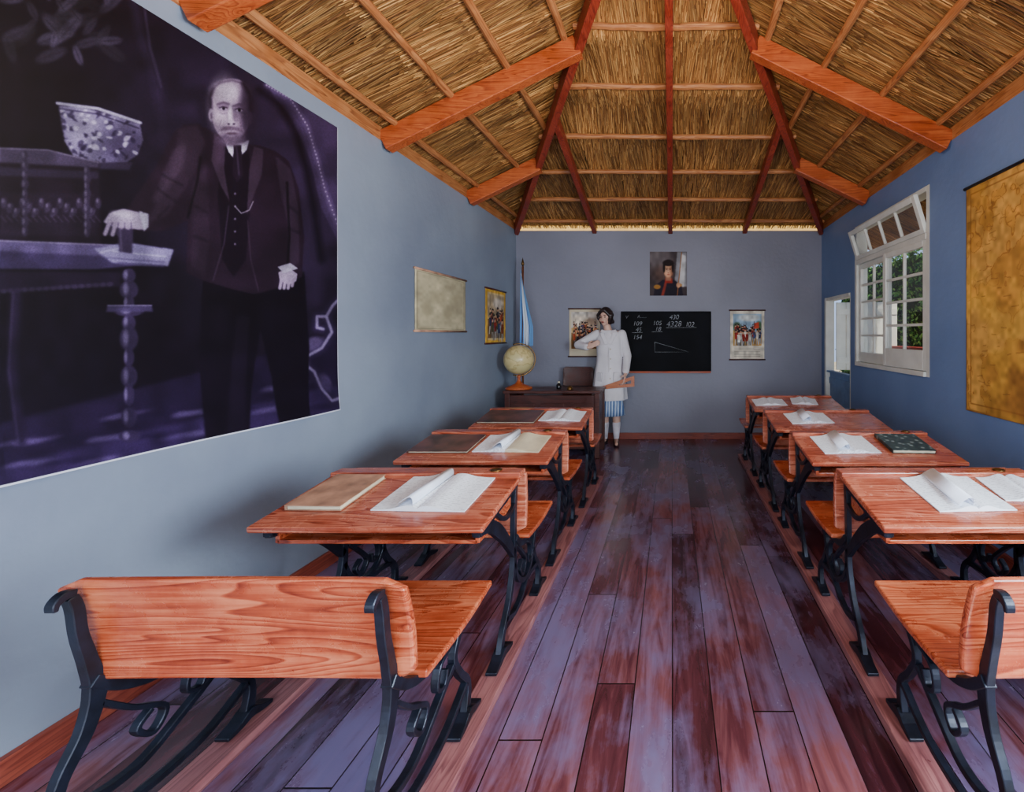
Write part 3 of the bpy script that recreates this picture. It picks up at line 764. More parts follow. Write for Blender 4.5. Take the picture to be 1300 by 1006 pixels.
BY0,BY1,BZ0,BZ1=0.9,2.815,0.915,2.655
def banner(U,V):
    y=BY0+U*(BY1-BY0); z=BZ0+V*(BZ1-BZ0)
    px=853-580*2.06/y; py=425-(z-CZ)*580/y
    c=Canvas(px,py,(12,6,17))
    c.ell(215,150,80,130,(28,18,38),.8,1.6)
    c.ell(360,230,120,190,(50,36,64),.75,1.5)
    c.poly([(330,60),(440,120),(440,330),(408,265),(392,200),(370,150),(345,120)],(66,50,84),.6,8)
    c.line([(338,108),(368,125),(390,160),(402,200),(412,240),(430,290)],6,(86,68,104),.7,.9)
    for t in np.linspace(0,1,44):
        xs_=np.interp(t,[0,.2,.4,.6,.8,1],[338,368,390,402,412,430]); ys_=np.interp(t,[0,.2,.4,.6,.8,1],[108,125,160,200,240,290]); c.ell(xs_,ys_,1.1,1.1,(150,134,164),.7,.8)
    c.line([(328,114),(356,134),(376,170),(388,212),(398,262),(408,330)],8,(10,5,15),.8,1.2)
    c.poly([(-400,640),(440,425),(440,640),(-400,900)],(30,18,44),.8,16)
    c.poly([(-400,690),(440,485),(440,640),(-400,1000)],(48,33,70),.7,20)
    c.poly([(-400,745),(440,515),(440,640),(-400,1000)],(78,60,104),.5,20)
    for i in range(60):
        a=(i*53)%430; c.ell(a,616-a*.235-(i*17)%54,26-(i%3)*8,3,(100,82,128) if i%2 else (24,14,38),.35,1.5,-.22)
    rr=np.random.default_rng(5)
    for i in range(60):
        a=rr.uniform(10,150); b=rr.uniform(-60,84)-abs(a-85)*.3; ro=rr.uniform(-1.4,1.4); L=rr.uniform(8,22); g=rr.uniform(26,80)
        c.ell(a,b,L,L*.4,(g,g*.86,g*1.16),.6,.6,ro); c.line([(a-L*.8*math.cos(ro),b-L*.8*math.sin(ro)),(a+L*.8*math.cos(ro),b+L*.8*math.sin(ro))],1,(16,9,22),.6,.8)
    c.line([(168,-10),(176,40),(190,80),(202,130),(206,170)],9,(36,25,48),.7,1.2)
    c.line([(180,-10),(190,60),(204,110)],3,(66,52,80),.5,1.0)
    vp=[(74,134),(100,136),(140,145),(177,158),(181,178),(174,196),(160,206),(112,208),(94,200),(82,180)]
    c.poly(vp,(104,92,124),1,1)
    k0=c.c.copy()
    c.ell(160,186,30,26,(44,32,60),.7,1.4); c.ell(104,164,18,26,(150,138,168),.5,1.4)
    for i in range(90): c.ell(78+rr.uniform(0,100),140+rr.uniform(0,64),rr.uniform(2,6),rr.uniform(1,3.5),(30,20,44) if i%3 else (178,166,194),.7,.5,rr.uniform(-1,1))
    mk=Canvas(px,py,(0,0,0)); mk.poly(vp,(1,1,1),1,1); c.c=k0*(1-mk.c)+c.c*mk.c
    c.line([(72,131),(124,138),(178,156)],3.5,(160,150,178),.9,.4); c.line([(74,138),(124,145),(176,163)],1.6,(30,20,44),.8,.5)
    c.poly([(108,207),(168,206),(164,216),(114,214)],(44,33,56),1,2)
    c.poly([(-300,176),(125,205),(128,312),(-300,300)],(22,13,26),1,3)
    c.poly([(-300,176),(60,190),(125,206),(125,213),(-300,190)],(62,50,74),.9,2)
    c.line([(-300,177),(60,190.5),(125,206.5)],1.4,(120,106,132),.7,.7)
    c.poly([(-300,198),(124,218),(124,227),(-300,214)],(38,28,48),.9,2)
    c.poly([(-300,240),(120,246),(122,300),(-300,296)],(28,18,33),.9,3)
    for i in range(16):
        c.ell(4+i*8,258+(i%3)*6,4,7,(50,38,60),.8,.6,.3*(i%3)); c.ell(3+i*8,255+(i%3)*6,1.4,3,(100,86,112),.7,.8); c.line([(i*8,274),(i*8+7,282)],1.2,(70,56,80),.6,.8)
    for xx_,y0_,y1_ in((31,192,300),(110,212,300)):
        for q in range(9):
            yq=y0_+(y1_-y0_)*(q+.5)/9; c.ell(xx_,yq,5 if q%2 else 3.5,7,(44,33,54),.9,.5); c.ell(xx_-2,yq-1,1.4,4,(96,84,108),.7,.8)
    c.poly([(-300,294),(160,312),(212,326),(212,334),(120,342),(-300,340)],(46,34,64),1,2)
    c.poly([(-300,294),(160,312),(212,326),(190,328),(-300,304)],(78,64,100),.8,3)
    c.line([(-300,294),(160,312),(212,326)],1.4,(150,136,168),.6,.8)
    c.poly([(-300,342),(152,346),(152,364),(-300,384)],(24,14,32),1,3)
    for i in range(16): c.ell(4+i*9,360+(10-i*.6),4,3,(54,42,68),.6,.8)
    c.poly([(118,316),(160,308),(220,317),(213,338),(176,337),(142,334)],(118,106,146),.95,2)
    c.line([(130,327),(208,333)],2,(70,58,92),.7,.7); c.line([(142,319),(210,326)],1.5,(164,156,186),.7,.7); c.line([(150,334),(206,338)],3,(52,40,72),.7,.8); c.line([(126,321),(160,313)],1.5,(170,160,190),.6,.8)
    for (b,rx,ry) in((350,9,9),(368,12,12),(384,7,8),(396,18,6),(410,9,10),(430,12,16),(454,7,12),(478,11,14),(502,7,14),(530,10,13),(554,14,8)):
        c.ell(163,b,rx,ry,(42,30,56),1,.3); c.ell(159,b-1,rx*.3,ry*.6,(108,94,130),.7,1.1)
    c.poly([(136,388),(192,388),(194,396),(134,396)],(60,47,80),.8,2); c.line([(136,388),(192,388)],1.4,(126,112,148),.7,.8)
    c.line([(20,372),(14,470),(24,560)],12,(26,15,36),.9,.8); c.line([(16,372),(10,470),(20,560)],3,(60,46,76),.5,1.0)
    for q in range(2):
        w_,k_=((11,(44,31,60)),(3.6,(128,114,150)))[q]
        c.line([(366,452),(388,453),(408,442),(421,422),(414,402),(402,402),(402,416),(410,418)],w_,k_,.9,.6)
        c.line([(414,402),(422,388),(431,379)],w_,k_,.9,.6)
        c.line([(380,458),(398,472),(407,494),(419,509),(431,505)],w_,k_,.9,.6)
    c.ell(396,437,14,8,(82,66,102),.8,.7,-.4); c.ell(382,462,9,9,(88,72,108),.7,.8); c.ell(412,486,7,12,(70,56,90),.7,.8,-.4)
    # man
    c.poly([(258,340),(320,362),(386,345),(392,440),(388,545),(352,556),(344,480),(330,420),(320,480),(312,566),(262,580),(252,460)],(13,7,18),1,6)
    c.poly([(300,400),(316,400),(308,560),(284,566)],(24,15,31),.6,12)
    c.poly([(250,560),(310,552),(318,572),(262,590)],(18,10,25),1,4); c.poly([(346,540),(388,532),(398,548),(356,558)],(18,10,25),1,4)
    c.poly([(250,157),(272,168),(300,182),(326,184),(348,191),(366,204),(379,240),(386,300),(383,352),(352,366),(322,374),(290,366),(262,358),(236,346),(238,280),(204,294),(168,292),(150,284),(166,258),(196,214),(220,168),(234,158)],(31,18,33),1,2)
    c.poly([(226,164),(250,158),(260,180),(246,222),(212,272),(184,286),(200,252),(222,206)],(52,36,54),.7,12)
    c.poly([(220,190),(238,178),(232,214),(200,256),(192,256)],(72,54,74),.5,12)
    c.poly([(350,198),(368,214),(378,262),(380,332),(368,342),(364,280),(354,232)],(52,37,56),.7,10)
    c.poly([(244,230),(262,204),(266,300),(260,350),(242,338)],(44,30,46),.6,12)
    for (x0,y0,x1,y1) in((200,240,222,256),(206,222,232,236),(214,262,200,276),(366,262,378,270),(366,290,380,296),(248,262,262,270),(246,300,262,306)):
        c.line([(x0,y0),(x1,y1)],3,(16,9,20),.5,1.2)
    c.line([(364,232),(367,300),(364,344)],3,(11,6,15),.8,.8); c.line([(238,276),(250,230),(254,200)],3,(11,6,15),.8,.8)
    c.poly([(282,182),(316,190),(318,250),(312,330),(296,352),(282,330),(276,250)],(18,9,22),1,3)
    c.poly([(272,170),(286,182),(284,214),(291,256),(280,236),(268,204)],(60,43,62),.8,2)
    c.poly([(322,186),(334,190),(332,222),(318,258),(313,274),(316,216)],(56,40,58),.8,2)
    c.line([(290,262),(284,310),(270,356)],1.6,(62,46,66),.6,.9); c.line([(314,280),(318,330),(328,370)],1.6,(62,46,66),.5,.9)
    c.poly([(283,174),(298,181),(316,178),(313,190),(305,198),(298,203),(290,193)],(190,180,204),1,1)
    c.poly([(296,184),(306,184),(308,222),(301,232),(295,222)],(26,15,30),1,1); c.line([(300,188),(303,222)],2,(70,54,78),.5,.8)
    for i in range(5): c.ell(298,246+i*16,1.4,1.4,(90,76,100),.9,.6)
    c.line([(298,262),(306,271),(316,267),(321,256)],1.2,(140,128,146),.8,.8)
    # neck & head
    c.poly([(279,146),(312,152),(312,180),(298,183),(285,177)],(74,57,80),1,2)
    c.ell(293,141,25,38,(122,102,126),1,.08); c.ell(294,122,26,22,(132,112,136),1,.12)
    c.ell(284,134,18,33,(166,146,170),.75,1.1); c.ell(286,116,16,11,(196,180,202),.7,1.2)
    c.ell(279,151,7,7,(184,164,186),.6,1.1); c.ell(303,151,5,6,(142,122,146),.5,1.1)
    c.ell(315,138,11,42,(38,25,44),.85,1.1); c.ell(293,178,18,8,(66,50,72),.8,1.0)
    c.line([(267,138),(266,124),(270,113)],4.5,(42,28,46),.85,.9); c.line([(270,113),(279,105),(294,102),(309,106)],2.6,(76,59,82),.8,1.0); c.line([(309,106),(317,120),(318,140)],6,(28,17,32),.9,.8)
    c.ell(267.5,146,3.2,8,(138,120,144),1,.4); c.ell(268,147,1.4,4,(80,62,86),.8,.6); c.ell(317,150,3,8,(46,32,52),1,.5)
    for ex,ey in((283,138),(303,140)):
        c.ell(ex,ey-2.5,8,5.5,(72,54,78),.6,1.0); c.ell(ex,ey+.2,4.2,1.7,(150,136,158),.7,.6); c.ell(ex+.5,ey,1.9,1.9,(18,9,22),1,.5)
        c.line([(ex-5,ey-1),(ex,ey-2.4),(ex+5,ey-1)],1.3,(34,20,38),.9,.6)
        c.line([(ex-7.5,ey-5.5),(ex,ey-8),(ex+7,ey-6)],2.4,(62,45,66),.75,1.0)
        c.line([(ex-5,ey+5.5),(ex,ey+6.5),(ex+5,ey+5.5)],1.4,(92,74,98),.6,1.0)
    c.poly([(295,138),(300,139),(302,154),(296,157)],(90,72,96),.6,2); c.ell(291.5,148,2.2,11,(204,190,210),.7,1.0); c.ell(293,155,4.5,3,(166,148,170),.8,.8); c.ell(290,157.5,1.8,1.2,(40,27,44),.9,.6); c.ell(296.5,157.5,1.8,1.2,(40,27,44),.9,.6)
    c.poly([(278,166),(284,161),(292,160),(302,161.5),(310,167.5),(303,166.5),(293,165),(284,166)],(78,60,80),.9,2)
    for i in range(9): c.line([(280+i*3.4,161),(277+i*4,168)],1,(104,86,108),.6,.8)
    c.ell(294,169.5,7,1.5,(70,50,66),.85,.7); c.ell(294,178,11,7,(92,74,96),.8,1.0); c.ell(293,172.8,5,1.3,(130,112,136),.5,.9)
    c.line([(281,152),(278,160)],1.3,(104,86,110),.6,.9); c.line([(305,154),(308,161)],1.3,(82,66,88),.6,.9)
    # hands
    c.poly([(131,282),(138,271),(156,265),(176,270),(186,280),(180,292),(160,290),(146,290)],(140,124,150),1,1)
    for i in range(4):
        x0=138+i*8; c.line([(x0,284),(x0-5+i*1.5,297+i*.8)],5.4,(134,116,144),1,.4); c.line([(x0+4,283),(x0+0+i*1.5,298)],1.4,(56,40,68),.85,.6)
    c.ell(156,272,14,4,(180,166,188),.6,1.1,.15); c.poly([(176,268),(188,272),(188,288),(182,294)],(168,160,184),.9,1)
    c.poly([(148,290),(169,292),(167,322),(151,320)],(46,33,58),1,2); c.line([(152,292),(154,320)],2.5,(92,78,108),.5,.8)
    c.poly([(353,346),(366,340),(377,348),(376,357),(366,362),(355,356)],(140,124,150),1,1)
    for i in range(4): c.line([(357+i*5,355),(355+i*5.2,366-(i==3)*3)],4,(134,116,144),1,.4)
    c.poly([(352,339),(368,334),(378,341),(360,347)],(168,160,184),.8,1)
    c.c=blur(c.c,1)
    c.noise(.05,.22,3); c.noise(.6,.07,5)
    g=np.random.default_rng(9).normal(0,1,px.shape)[...,None]; c.c=c.c*(1+.05*g)
    c.c=255*np.power(np.clip(c.c,0,255)/255,1.08)
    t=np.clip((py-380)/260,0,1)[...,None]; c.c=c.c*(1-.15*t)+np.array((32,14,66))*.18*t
    e=np.minimum.reduce([V*(BZ1-BZ0),(1-U)*(BY1-BY0)*1.6])
    c.c=np.where((e<.007)[...,None],np.array((206,208,222)),c.c)
    return np.clip(c.c,0,255)
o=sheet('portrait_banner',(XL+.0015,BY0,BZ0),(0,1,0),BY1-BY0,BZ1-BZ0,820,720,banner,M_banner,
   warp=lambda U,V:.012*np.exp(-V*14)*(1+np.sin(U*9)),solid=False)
tag(o,label='dark purple vintage photo banner of a suited man by a table',category='banner')

def chart(name,corner,U,w,h,fn,label,cat,rods=True,nu=80,nv=100,mat=M_col,rodmat=None,bottomrod=True,gap=.009):
    e=empty(name,corner,label=label,category=cat)
    Nn=np.cross(U,[0,0,1])*gap
    sheet('sheet',tuple(Nn),U,w,h,nu,nv,fn,mat,parent=e)
    if rods:
        for k,zz in enumerate((h,0)):
            if k==1 and not bottomrod: continue
            a=np.array(U)*-.015+Nn*1.15; b=np.array(U)*(w+.015)+Nn*1.15
            MB().tube([(a[0],a[1],zz),(b[0],b[1],zz)],.010,10).obj('rod',rodmat or M_dark,parent=e,smooth=True)
    return e
def f_cream(U,V):
    c=Canvas(U,V,(180,170,140)); c.noise(5,.14,2); c.noise(20,.06,4)
    for k in range(6): c.ell(.2+.13*k,.35+.3*math.sin(k*2.1)**2,.09,.12,(150,140,112),.35,.8)
    e=np.minimum.reduce([U,V,1-U,1-V]); c.c=np.where((np.abs(e-.04)<.006)[...,None],c.c*.75,c.c); return c.c
chart('wall_chart',(XL,3.65,1.41),(0,1,0),.89,.505,f_cream,'faded cream wall chart hanging between wooden rods','wall chart',rodmat=M_folder)
def crowd(c,seed,x0,x1,y0,y1,n,pal,asp=1.0,smin=.6,smax=1.0):
    r=np.random.default_rng(seed)
    pts=sorted([(r.uniform(y0,y1),r.uniform(x0,x1)) for _ in range(n)],reverse=True)
    for yy,x in pts:
        s=smin+(smax-smin)*(y1-yy)/(y1-y0+1e-6); b=np.array(pal[int(r.integers(0,len(pal)))])*r.uniform(.8,1.15)
        ln=r.uniform(-.015,.015)*s
        for d in(-1,1): c.line([(x+d*.010*s,yy),(x+d*.020*s+ln,yy-.09*s)],.017*s,(r.uniform(30,200),)*3,1,.4)
        c.poly([(x-.020*s,yy-.01*s),(x+.020*s,yy-.01*s),(x+.030*s+ln,yy+.085*s),(x-.030*s+ln,yy+.085*s)],b)
        c.line([(x+ln+.02*s,yy+.075*s),(x+r.uniform(.02,.06)*s,yy+r.uniform(.0,.12)*s)],.013*s,b*.85,1,.4)
        c.ell(x+ln,yy+.105*s,.015*s,.021*s,(196,150,120)); c.ell(x+ln,yy+.125*s,.022*s,.012*s,(30,24,32))
        if r.random()<.4: c.line([(x+.03*s,yy+.02*s),(x+.045*s,yy+.2*s)],.006*s,(70,50,40),.9,.5)
def f_yellow(U,V):
    c=Canvas(U,V,(206,160,60)); c.poly([(.08,.07),(.92,.07),(.92,.93),(.08,.93)],(196,170,120))
    c.poly([(.1,.1),(.9,.1),(.9,.5),(.1,.45)],(110,82,50)); c.poly([(.1,.5),(.9,.5),(.9,.9),(.1,.9)],(170,150,120)); c.ell(.6,.75,.25,.1,(210,200,190),.7,.7)
    crowd(c,3,.16,.84,.2,.55,22,((130,40,30),(50,60,100),(160,70,40),(70,70,50)),smin=1.2,smax=1.9)
    c.noise(14,.2,8); return c.c
chart('wall_poster',(XL,5.03,1.28),(0,1,0),.6,.62,f_yellow,'yellow-bordered history poster with marching figures','poster',rodmat=M_dark)
def f_battle(U,V):
    c=Canvas(U,V,(204,190,162)); c.poly([(.06,.16),(.94,.16),(.94,.94),(.06,.94)],(196,160,110))
    c.poly([(.06,.6),(.94,.6),(.94,.94),(.06,.94)],(186,178,170)); c.ell(.35,.75,.3,.12,(224,206,184),.8,.8); c.ell(.7,.7,.24,.1,(150,120,96),.7,.9); c.poly([(.06,.16),(.94,.16),(.94,.42),(.06,.5)],(138,98,56))
    crowd(c,4,.1,.9,.27,.62,46,((150,60,34),(70,56,66),(170,80,44),(60,60,90),(190,150,100)),smin=.9,smax=1.6)
    c.ell(.5,.24,.16,.04,(90,56,34)); c.noise(14,.22,9)
    m=(U<.06)|(U>.94)|(V<.16)|(V>.94); c._b(m.astype(float),(204,190,162),1); return c.c
chart('wall_poster',(-1.354,YB,1.09),(1,0,0),.406,.63,f_battle,'cream-bordered battle scene poster behind the teacher','poster',rodmat=M_dark,nu=120,nv=170)
def f_right(U,V):
    c=Canvas(U,V,(214,206,188)); c.poly([(.08,.28),(.92,.28),(.92,.93),(.08,.93)],(142,168,190))
    c.ell(.55,.85,.3,.07,(216,216,208),.8,.7); c.poly([(.08,.28),(.92,.28),(.92,.55),(.08,.6)],(186,146,84)); c.ell(.2,.66,.12,.1,(60,84,56),.9,.6); c.ell(.84,.68,.1,.1,(70,96,60),.9,.6)
    crowd(c,8,.12,.88,.36,.62,40,((176,50,36),(60,70,110),(220,214,200),(186,56,40),(150,44,34),(90,70,50)),smin=.8,smax=1.6)
    c.poly([(.7,.62),(.84,.64),(.84,.76),(.7,.74)],(190,60,40),.9); c.line([(.7,.5),(.7,.78)],.012,(80,50,30))
    m=(U<.08)|(U>.92)|(V<.28)|(V>.93); c._b(m.astype(float),(214,206,188),1)
    for j in range(6): c.line([(.12,.23-j*.032),(.88 if j%3 else .7,.23-j*.032)],.008,(130,122,110),.8)
    c.noise(14,.16,12); return c.c
chart('wall_poster',(.77,YB,1.05),(1,0,0),.45,.65,f_right,'cream-bordered poster of soldiers in red coats with captions','poster',rodmat=M_dark,nu=130,nv=180)
def f_port(U,V):
    c=Canvas(U,V,(62,52,54)); c.ell(.2,.85,.35,.25,(120,110,112),.7,1.2); c.ell(.3,.5,.2,.2,(96,70,60),.6,1.2); c.poly([(.66,.25),(1,.2),(1,1),(.74,1)],(150,150,156),.8,3); c.poly([(.78,.2),(.93,.2),(.97,.9),(.86,.95)],(206,204,204),.8,3)
    c.poly([(.10,0),(.90,0),(.86,.22),(.66,.36),(.34,.36),(.14,.22)],(34,28,40),1,2); c.poly([(.40,.28),(.62,.28),(.6,.40),(.42,.40)],(160,44,34),1,2); c.ell(.2,.2,.09,.05,(176,120,50),.9,.6); c.ell(.8,.24,.07,.04,(176,120,50),.9,.6); c.poly([(.3,0),(.38,0),(.46,.28),(.40,.30)],(170,60,44),.8,2)
    c.poly([(.43,.34),(.57,.34),(.57,.46),(.43,.46)],(150,100,78),1,2); c.ell(.5,.58,.125,.165,(186,134,104),1,.15); c.ell(.46,.58,.07,.13,(214,166,132),.7,1.2); c.ell(.6,.56,.04,.14,(120,78,60),.7,1.1)
    c.ell(.5,.745,.15,.075,(34,24,24),1,.4); c.ell(.385,.63,.03,.11,(34,24,24),1,.5); c.ell(.62,.63,.03,.11,(34,24,24),1,.5)
    for ex in(.455,.55): c.ell(ex,.60,.022,.010,(50,32,30),.9,.6); c.line([(ex-.03,.628),(ex+.03,.632)],.010,(50,34,30),.8,.8)
    c.ell(.503,.555,.012,.04,(226,182,150),.7,1.0); c.ell(.5,.52,.02,.012,(140,90,70),.8,.8); c.ell(.5,.482,.036,.010,(150,66,58),.9,.6)
    c.line([(.74,.0),(.86,1)],.02,(150,90,46)); c.ell(.77,.24,.055,.06,(190,140,108),1,.4)
    c.c=blur(c.c,1); c.noise(10,.15,13); return c.c
chart('portrait_print',(-.292,YB,1.895),(1,0,0),.49,.58,f_port,'unframed colour portrait print of an officer in dark uniform','picture',rods=False,nu=110,nv=130,gap=.004)
def f_map(U,V):
    X=U*1.2;Y=V*1.5
    c=Canvas(X,Y,(190,138,62)); c.noise(2.2,.2,21); c.noise(9,.14,22)
    n=vnoise(X+3,Y+1,3.2,23)*.55+vnoise(X,Y,9,24)*.3+vnoise(X,Y,24,25)*.15
    c._b(np.clip((n-.5)*14,0,1),(208,164,88),.5); c._b((np.abs(n-.52)<.006).astype(float),(128,80,36),.6)
    n2=vnoise(X+3,Y+1,7,29)*.7+vnoise(X,Y,20,33)*.3; c._b((np.abs(n2-.5)<.008).astype(float),(146,96,46),.5)
    e=np.minimum.reduce([X,Y,1.2-X,1.5-Y]); c._b(((e>.05)&(e<.06)).astype(float),(130,82,36),.6); c._b((e<.012).astype(float),(150,104,50),.8)
    n3=vnoise(X,Y,1.6,30)*.6+vnoise(X,Y,5,34)*.4; c._b(np.clip((n3-.55)*4,0,1),(150,98,50),.4)
    n4=vnoise(X,Y,2.4,36)*.6+vnoise(X,Y,11,35)*.4; c._b(np.clip((n4-.55)*5,0,1),(222,172,70),.6)
    for i in range(110):
        r=np.random.default_rng(100+i); x=r.uniform(.1,1.1);y_=r.uniform(.1,1.4); c.line([(x,y_),(x+r.uniform(.02,.07),y_+r.uniform(-.01,.01))],.005,(104,66,34),.55,.6)
    c.noise(30,.12,31); return c.c
chart('antique_map',(XR,3.06,.875),(0,-1,0),1.1,1.48,f_map,'large antique ochre map hanging from a black rod','map',nu=240,nv=300,rodmat=M_iron,bottomrod=False)

# ---------------------------------------------------------------- blackboard
bb=empty('blackboard',(-.656,YB,.9),label='black wall chalkboard with sums and a triangle drawn in chalk',category='blackboard')
BW,BH=1.156,.77
MB().box((BW/2,-.012,BH/2),(BW,.02,BH)).obj('board',M_board,parent=bb,bevel=.002)
M_trimr=wood('board_trim',(120,44,26),(160,70,42),(180,90,58),axis=0,rough=.5)
MB().box((BW/2,-.035,-.012),(BW+.02,.07,.024)).obj('chalk_ledge',M_trimr,parent=bb,bevel=.003)
fr=MB(); fr.box((BW/2,-.016,BH+.008),(BW+.03,.03,.016)); fr.box((-.008,-.016,BH/2),(.016,.03,BH)); fr.box((BW+.008,-.016,BH/2),(.016,.03,BH))
fr.obj('board_frame',M_board,parent=bb)
def chalk(txt,x,z,size,rot=0):
    cu=bpy.data.curves.new('t','FONT'); cu.body=txt; cu.size=size; cu.extrude=.0004; cu.offset=-.0009; cu.shear=.2
    t=bpy.data.objects.new('t',cu); COL.objects.link(t)
    bpy.context.view_layer.update()
    me=bpy.data.meshes.new_from_object(t.evaluated_get(bpy.context.evaluated_depsgraph_get()))
    bpy.data.objects.remove(t)
    me.materials.clear(); me.materials.append(M_chalk)
    o=bpy.data.objects.new('chalk_writing',me); COL.objects.link(o); o.parent=bb; o.location=(x,-.0235,z); o.rotation_euler=(math.pi/2,rot,0)
for a in (('V',.04,.69,.06),('A......,',.20,.70,.055,-.02),('430',.62,.68,.085,-.03),('4328',.58,.585,.10,-.02),('l02',.84,.585,.09),('109',.14,.60,.08,.02),('45',.175,.52,.08),('105',.40,.605,.08),('18',.43,.53,.08,.03),('154',.14,.42,.08)): chalk(*a)
def chalkline(segs,w=.0045):
    mb=MB()
    pts=[(x,-.0225,z) for x,z in segs]; mb.tube(pts,w/2,6); mb.obj('chalk_line',M_chalk,parent=bb)
chalkline([(.13,.505),(.27,.508)]); chalkline([(.39,.515),(.53,.518)]); chalkline([(.43,.38),(.43,.25),(.88,.25),(.43,.381)]); chalkline([(.58,.57),(.98,.574)])

# ---------------------------------------------------------------- teacher figure
M_skin=plain('skin',(206,164,146),rough=.5,var=.04)
M_coat=plain('white_cotton',(214,210,216),rough=.85,var=.04,scale=5)
M_hair=plain('dark_hair',(34,22,22),rough=.45,var=.4,scale=60)
M_shoe=plain('black_leather',(20,18,22),rough=.3)
M_sock=plain('white_sock',(200,196,206),rough=.8)
per=empty('person',(-.785,5.74,0),label='teacher in white dust coat and blue skirt with bent arm',category='person')
RH=rotm(math.radians(8),0,math.radians(-14)); HC=Vector((-.05,-.015,1.60))
def H(x,y,z): return HC+RH@Vector((x,y,z))
b=MB()
b.ell(H(0,.01,.018),(.07,.088,.088),RH); b.ell(H(0,-.022,-.035),(.054,.062,.07),RH); b.ell(H(0,-.05,-.082),(.026,.026,.022),RH)
b.cap(H(0,-.082,.012),H(0,-.1,-.022),.008,.0115); b.ell(H(0,-.094,-.027),(.016,.01,.008),RH)
b.ell(H(0,-.082,-.053),(.024,.012,.0095),RH)
for s in(-1,1):
    b.ell(H(s*.072,.01,-.01),(.01,.02,.032),RH); b.ell(H(s*.027,-.078,.026),(.022,.01,.008),RH); b.ell(H(s*.036,-.058,-.03),(.022,.022,.024),RH)
b.cap((-.01,.01,1.40),(-.045,.01,1.53),.052,.046)
b.cap((-.15,0,1.385),(.15,0,1.385),.045,.045)
b.ell((0,0,1.27),(.145,.095,.16)); b.ell((0,0,1.10),(.115,.085,.13)); b.ell((0,0,.95),(.15,.1,.12))
SL,EL,HL=Vector((-.155,0,1.385)),Vector((-.385,-.03,1.25)),Vector((-.235,-.17,1.225))
SR,ER,HR=Vector((.155,0,1.385)),Vector((.225,.01,1.11)),Vector((.215,-.14,.89))
for S,E,Hn in((SL,EL,HL),(SR,ER,HR)):
    b.cap(S,E,.044,.034); b.cap(E,Hn,.034,.023)
for s,kx in((-1,-.06),(1,.085)):
    b.cap((s*.08,0,.90),(kx,-.01,.48),.078,.05); b.cap((kx,-.01,.48),(kx,.03,.30),.05,.05); b.cap((kx,.03,.30),(kx,.015,.09),.05,.032); b.cap((kx,.02,.05),(kx+s*.02,-.13,.035),.03,.024)
def hand(mb,wr,d,nrm,side,curl):
    d=Vector(d).normalized(); nrm=Vector(nrm).normalized(); nrm=(nrm-d*nrm.dot(d)).normalized(); lat=d.cross(nrm)*side
    R=Matrix((lat,nrm,d)).transposed(); pc=wr+d*.045
    mb.ell(pc,(.036,.014,.05),R,n=12,m=8)
    for i,(o,l) in enumerate(((-.027,.066),(-.009,.076),(.009,.072),(.026,.058))):
        p=wr+d*.085+lat*o; dd=d.copy()
        for k,fr_ in enumerate((.45,.32,.23)):
            q=p+dd*l*fr_; mb.cap(p,q,.0085-.0008*k,.008-.0008*k,n=8); p=q
            a=curl*(1+.1*i); dd=(dd*math.cos(a)+nrm*math.sin(a)).normalized()
    p=wr+d*.02-lat*.03; q=p+(d*.6-lat*.6+nrm*.5).normalized()*.038; r=q+(d*.8+nrm*.7).normalized()*.028
    mb.cap(p,q,.012,.0095,n=8); mb.cap(q,r,.0095,.0075,n=8)
hand(b,HL,(.75,-.15,.35),(0,.9,-.1),-1,.35)
hand(b,HR,(-.1,-.35,-.75),(-.9,.1,.1),1,.75)
b.obj('body',M_skin,parent=per,remesh=.005)
hb=MB()
hb.ell(H(0,.022,.038),(.084,.088,.09),RH); hb.ell(H(0,.055,-.02),(.084,.055,.08),RH)
for s in(-1,1):
    for k in range(5):
        t=k/4; hb.ell(H(s*(.068+.018*math.sin(t*5)),.0+.012*math.cos(t*6),.055-t*.12),(.028,.044,.032),RH)
    hb.cap(H(s*.015,-.058,.09),H(s*.066,-.04,.03),.021,.018)
for k in range(6): hb.ell(H(-.07+.028*k,.07,-.075+.01*(k%2)),(.02,.03,.028),RH)
hb.obj('hair',M_hair,parent=per,remesh=.006)
M_eye=plain('eye_dark',(24,16,16),rough=.2); M_lip=plain('lips',(150,50,50),rough=.4)
for s in(-1,1):
    MB().ell(H(s*.027,-.078,.006),(.012,.006,.006),RH).obj('eye',M_eye,parent=per,smooth=True)
    MB().ell(H(s*.028,-.088,.03),(.017,.004,.003),RH).obj('eyebrow',M_hair,parent=per,smooth=True)
MB().ell(H(0,-.093,-.053),(.019,.006,.007),RH).obj('lips',M_lip,parent=per,smooth=True)
c=MB()
def ring(z,rx,ry,cx=0,cy=0,n=48,pl=0,ph=0,k=9):
    return [(cx+(rx*(1+pl*math.sin(k*2*math.pi*i/n+ph)))*math.cos(2*math.pi*i/n),cy+(ry*(1+pl*math.sin(k*2*math.pi*i/n+ph)))*math.sin(2*math.pi*i/n),z) for i in range(n)]
c.rings([ring(.565,.222,.165,pl=.06,k=7),ring(.59,.22,.163,pl=.06,k=7),ring(.75,.206,.15,pl=.05,k=7),ring(.9,.188,.133,pl=.04,k=7),ring(1.02,.168,.117,pl=.03,k=7),ring(1.12,.157,.11),ring(1.25,.166,.12),ring(1.35,.167,.106),ring(1.40,.14,.082),ring(1.435,.085,.065)])
for S,E,Hn in((SL,EL,HL),(SR,ER,HR)):
    c.cap(S,E,.059,.053); c.cap(E,E+(Hn-E)*.82,.053,.045)
c.obj('dust_coat',M_coat,parent=per,remesh=.007)
lp=MB()
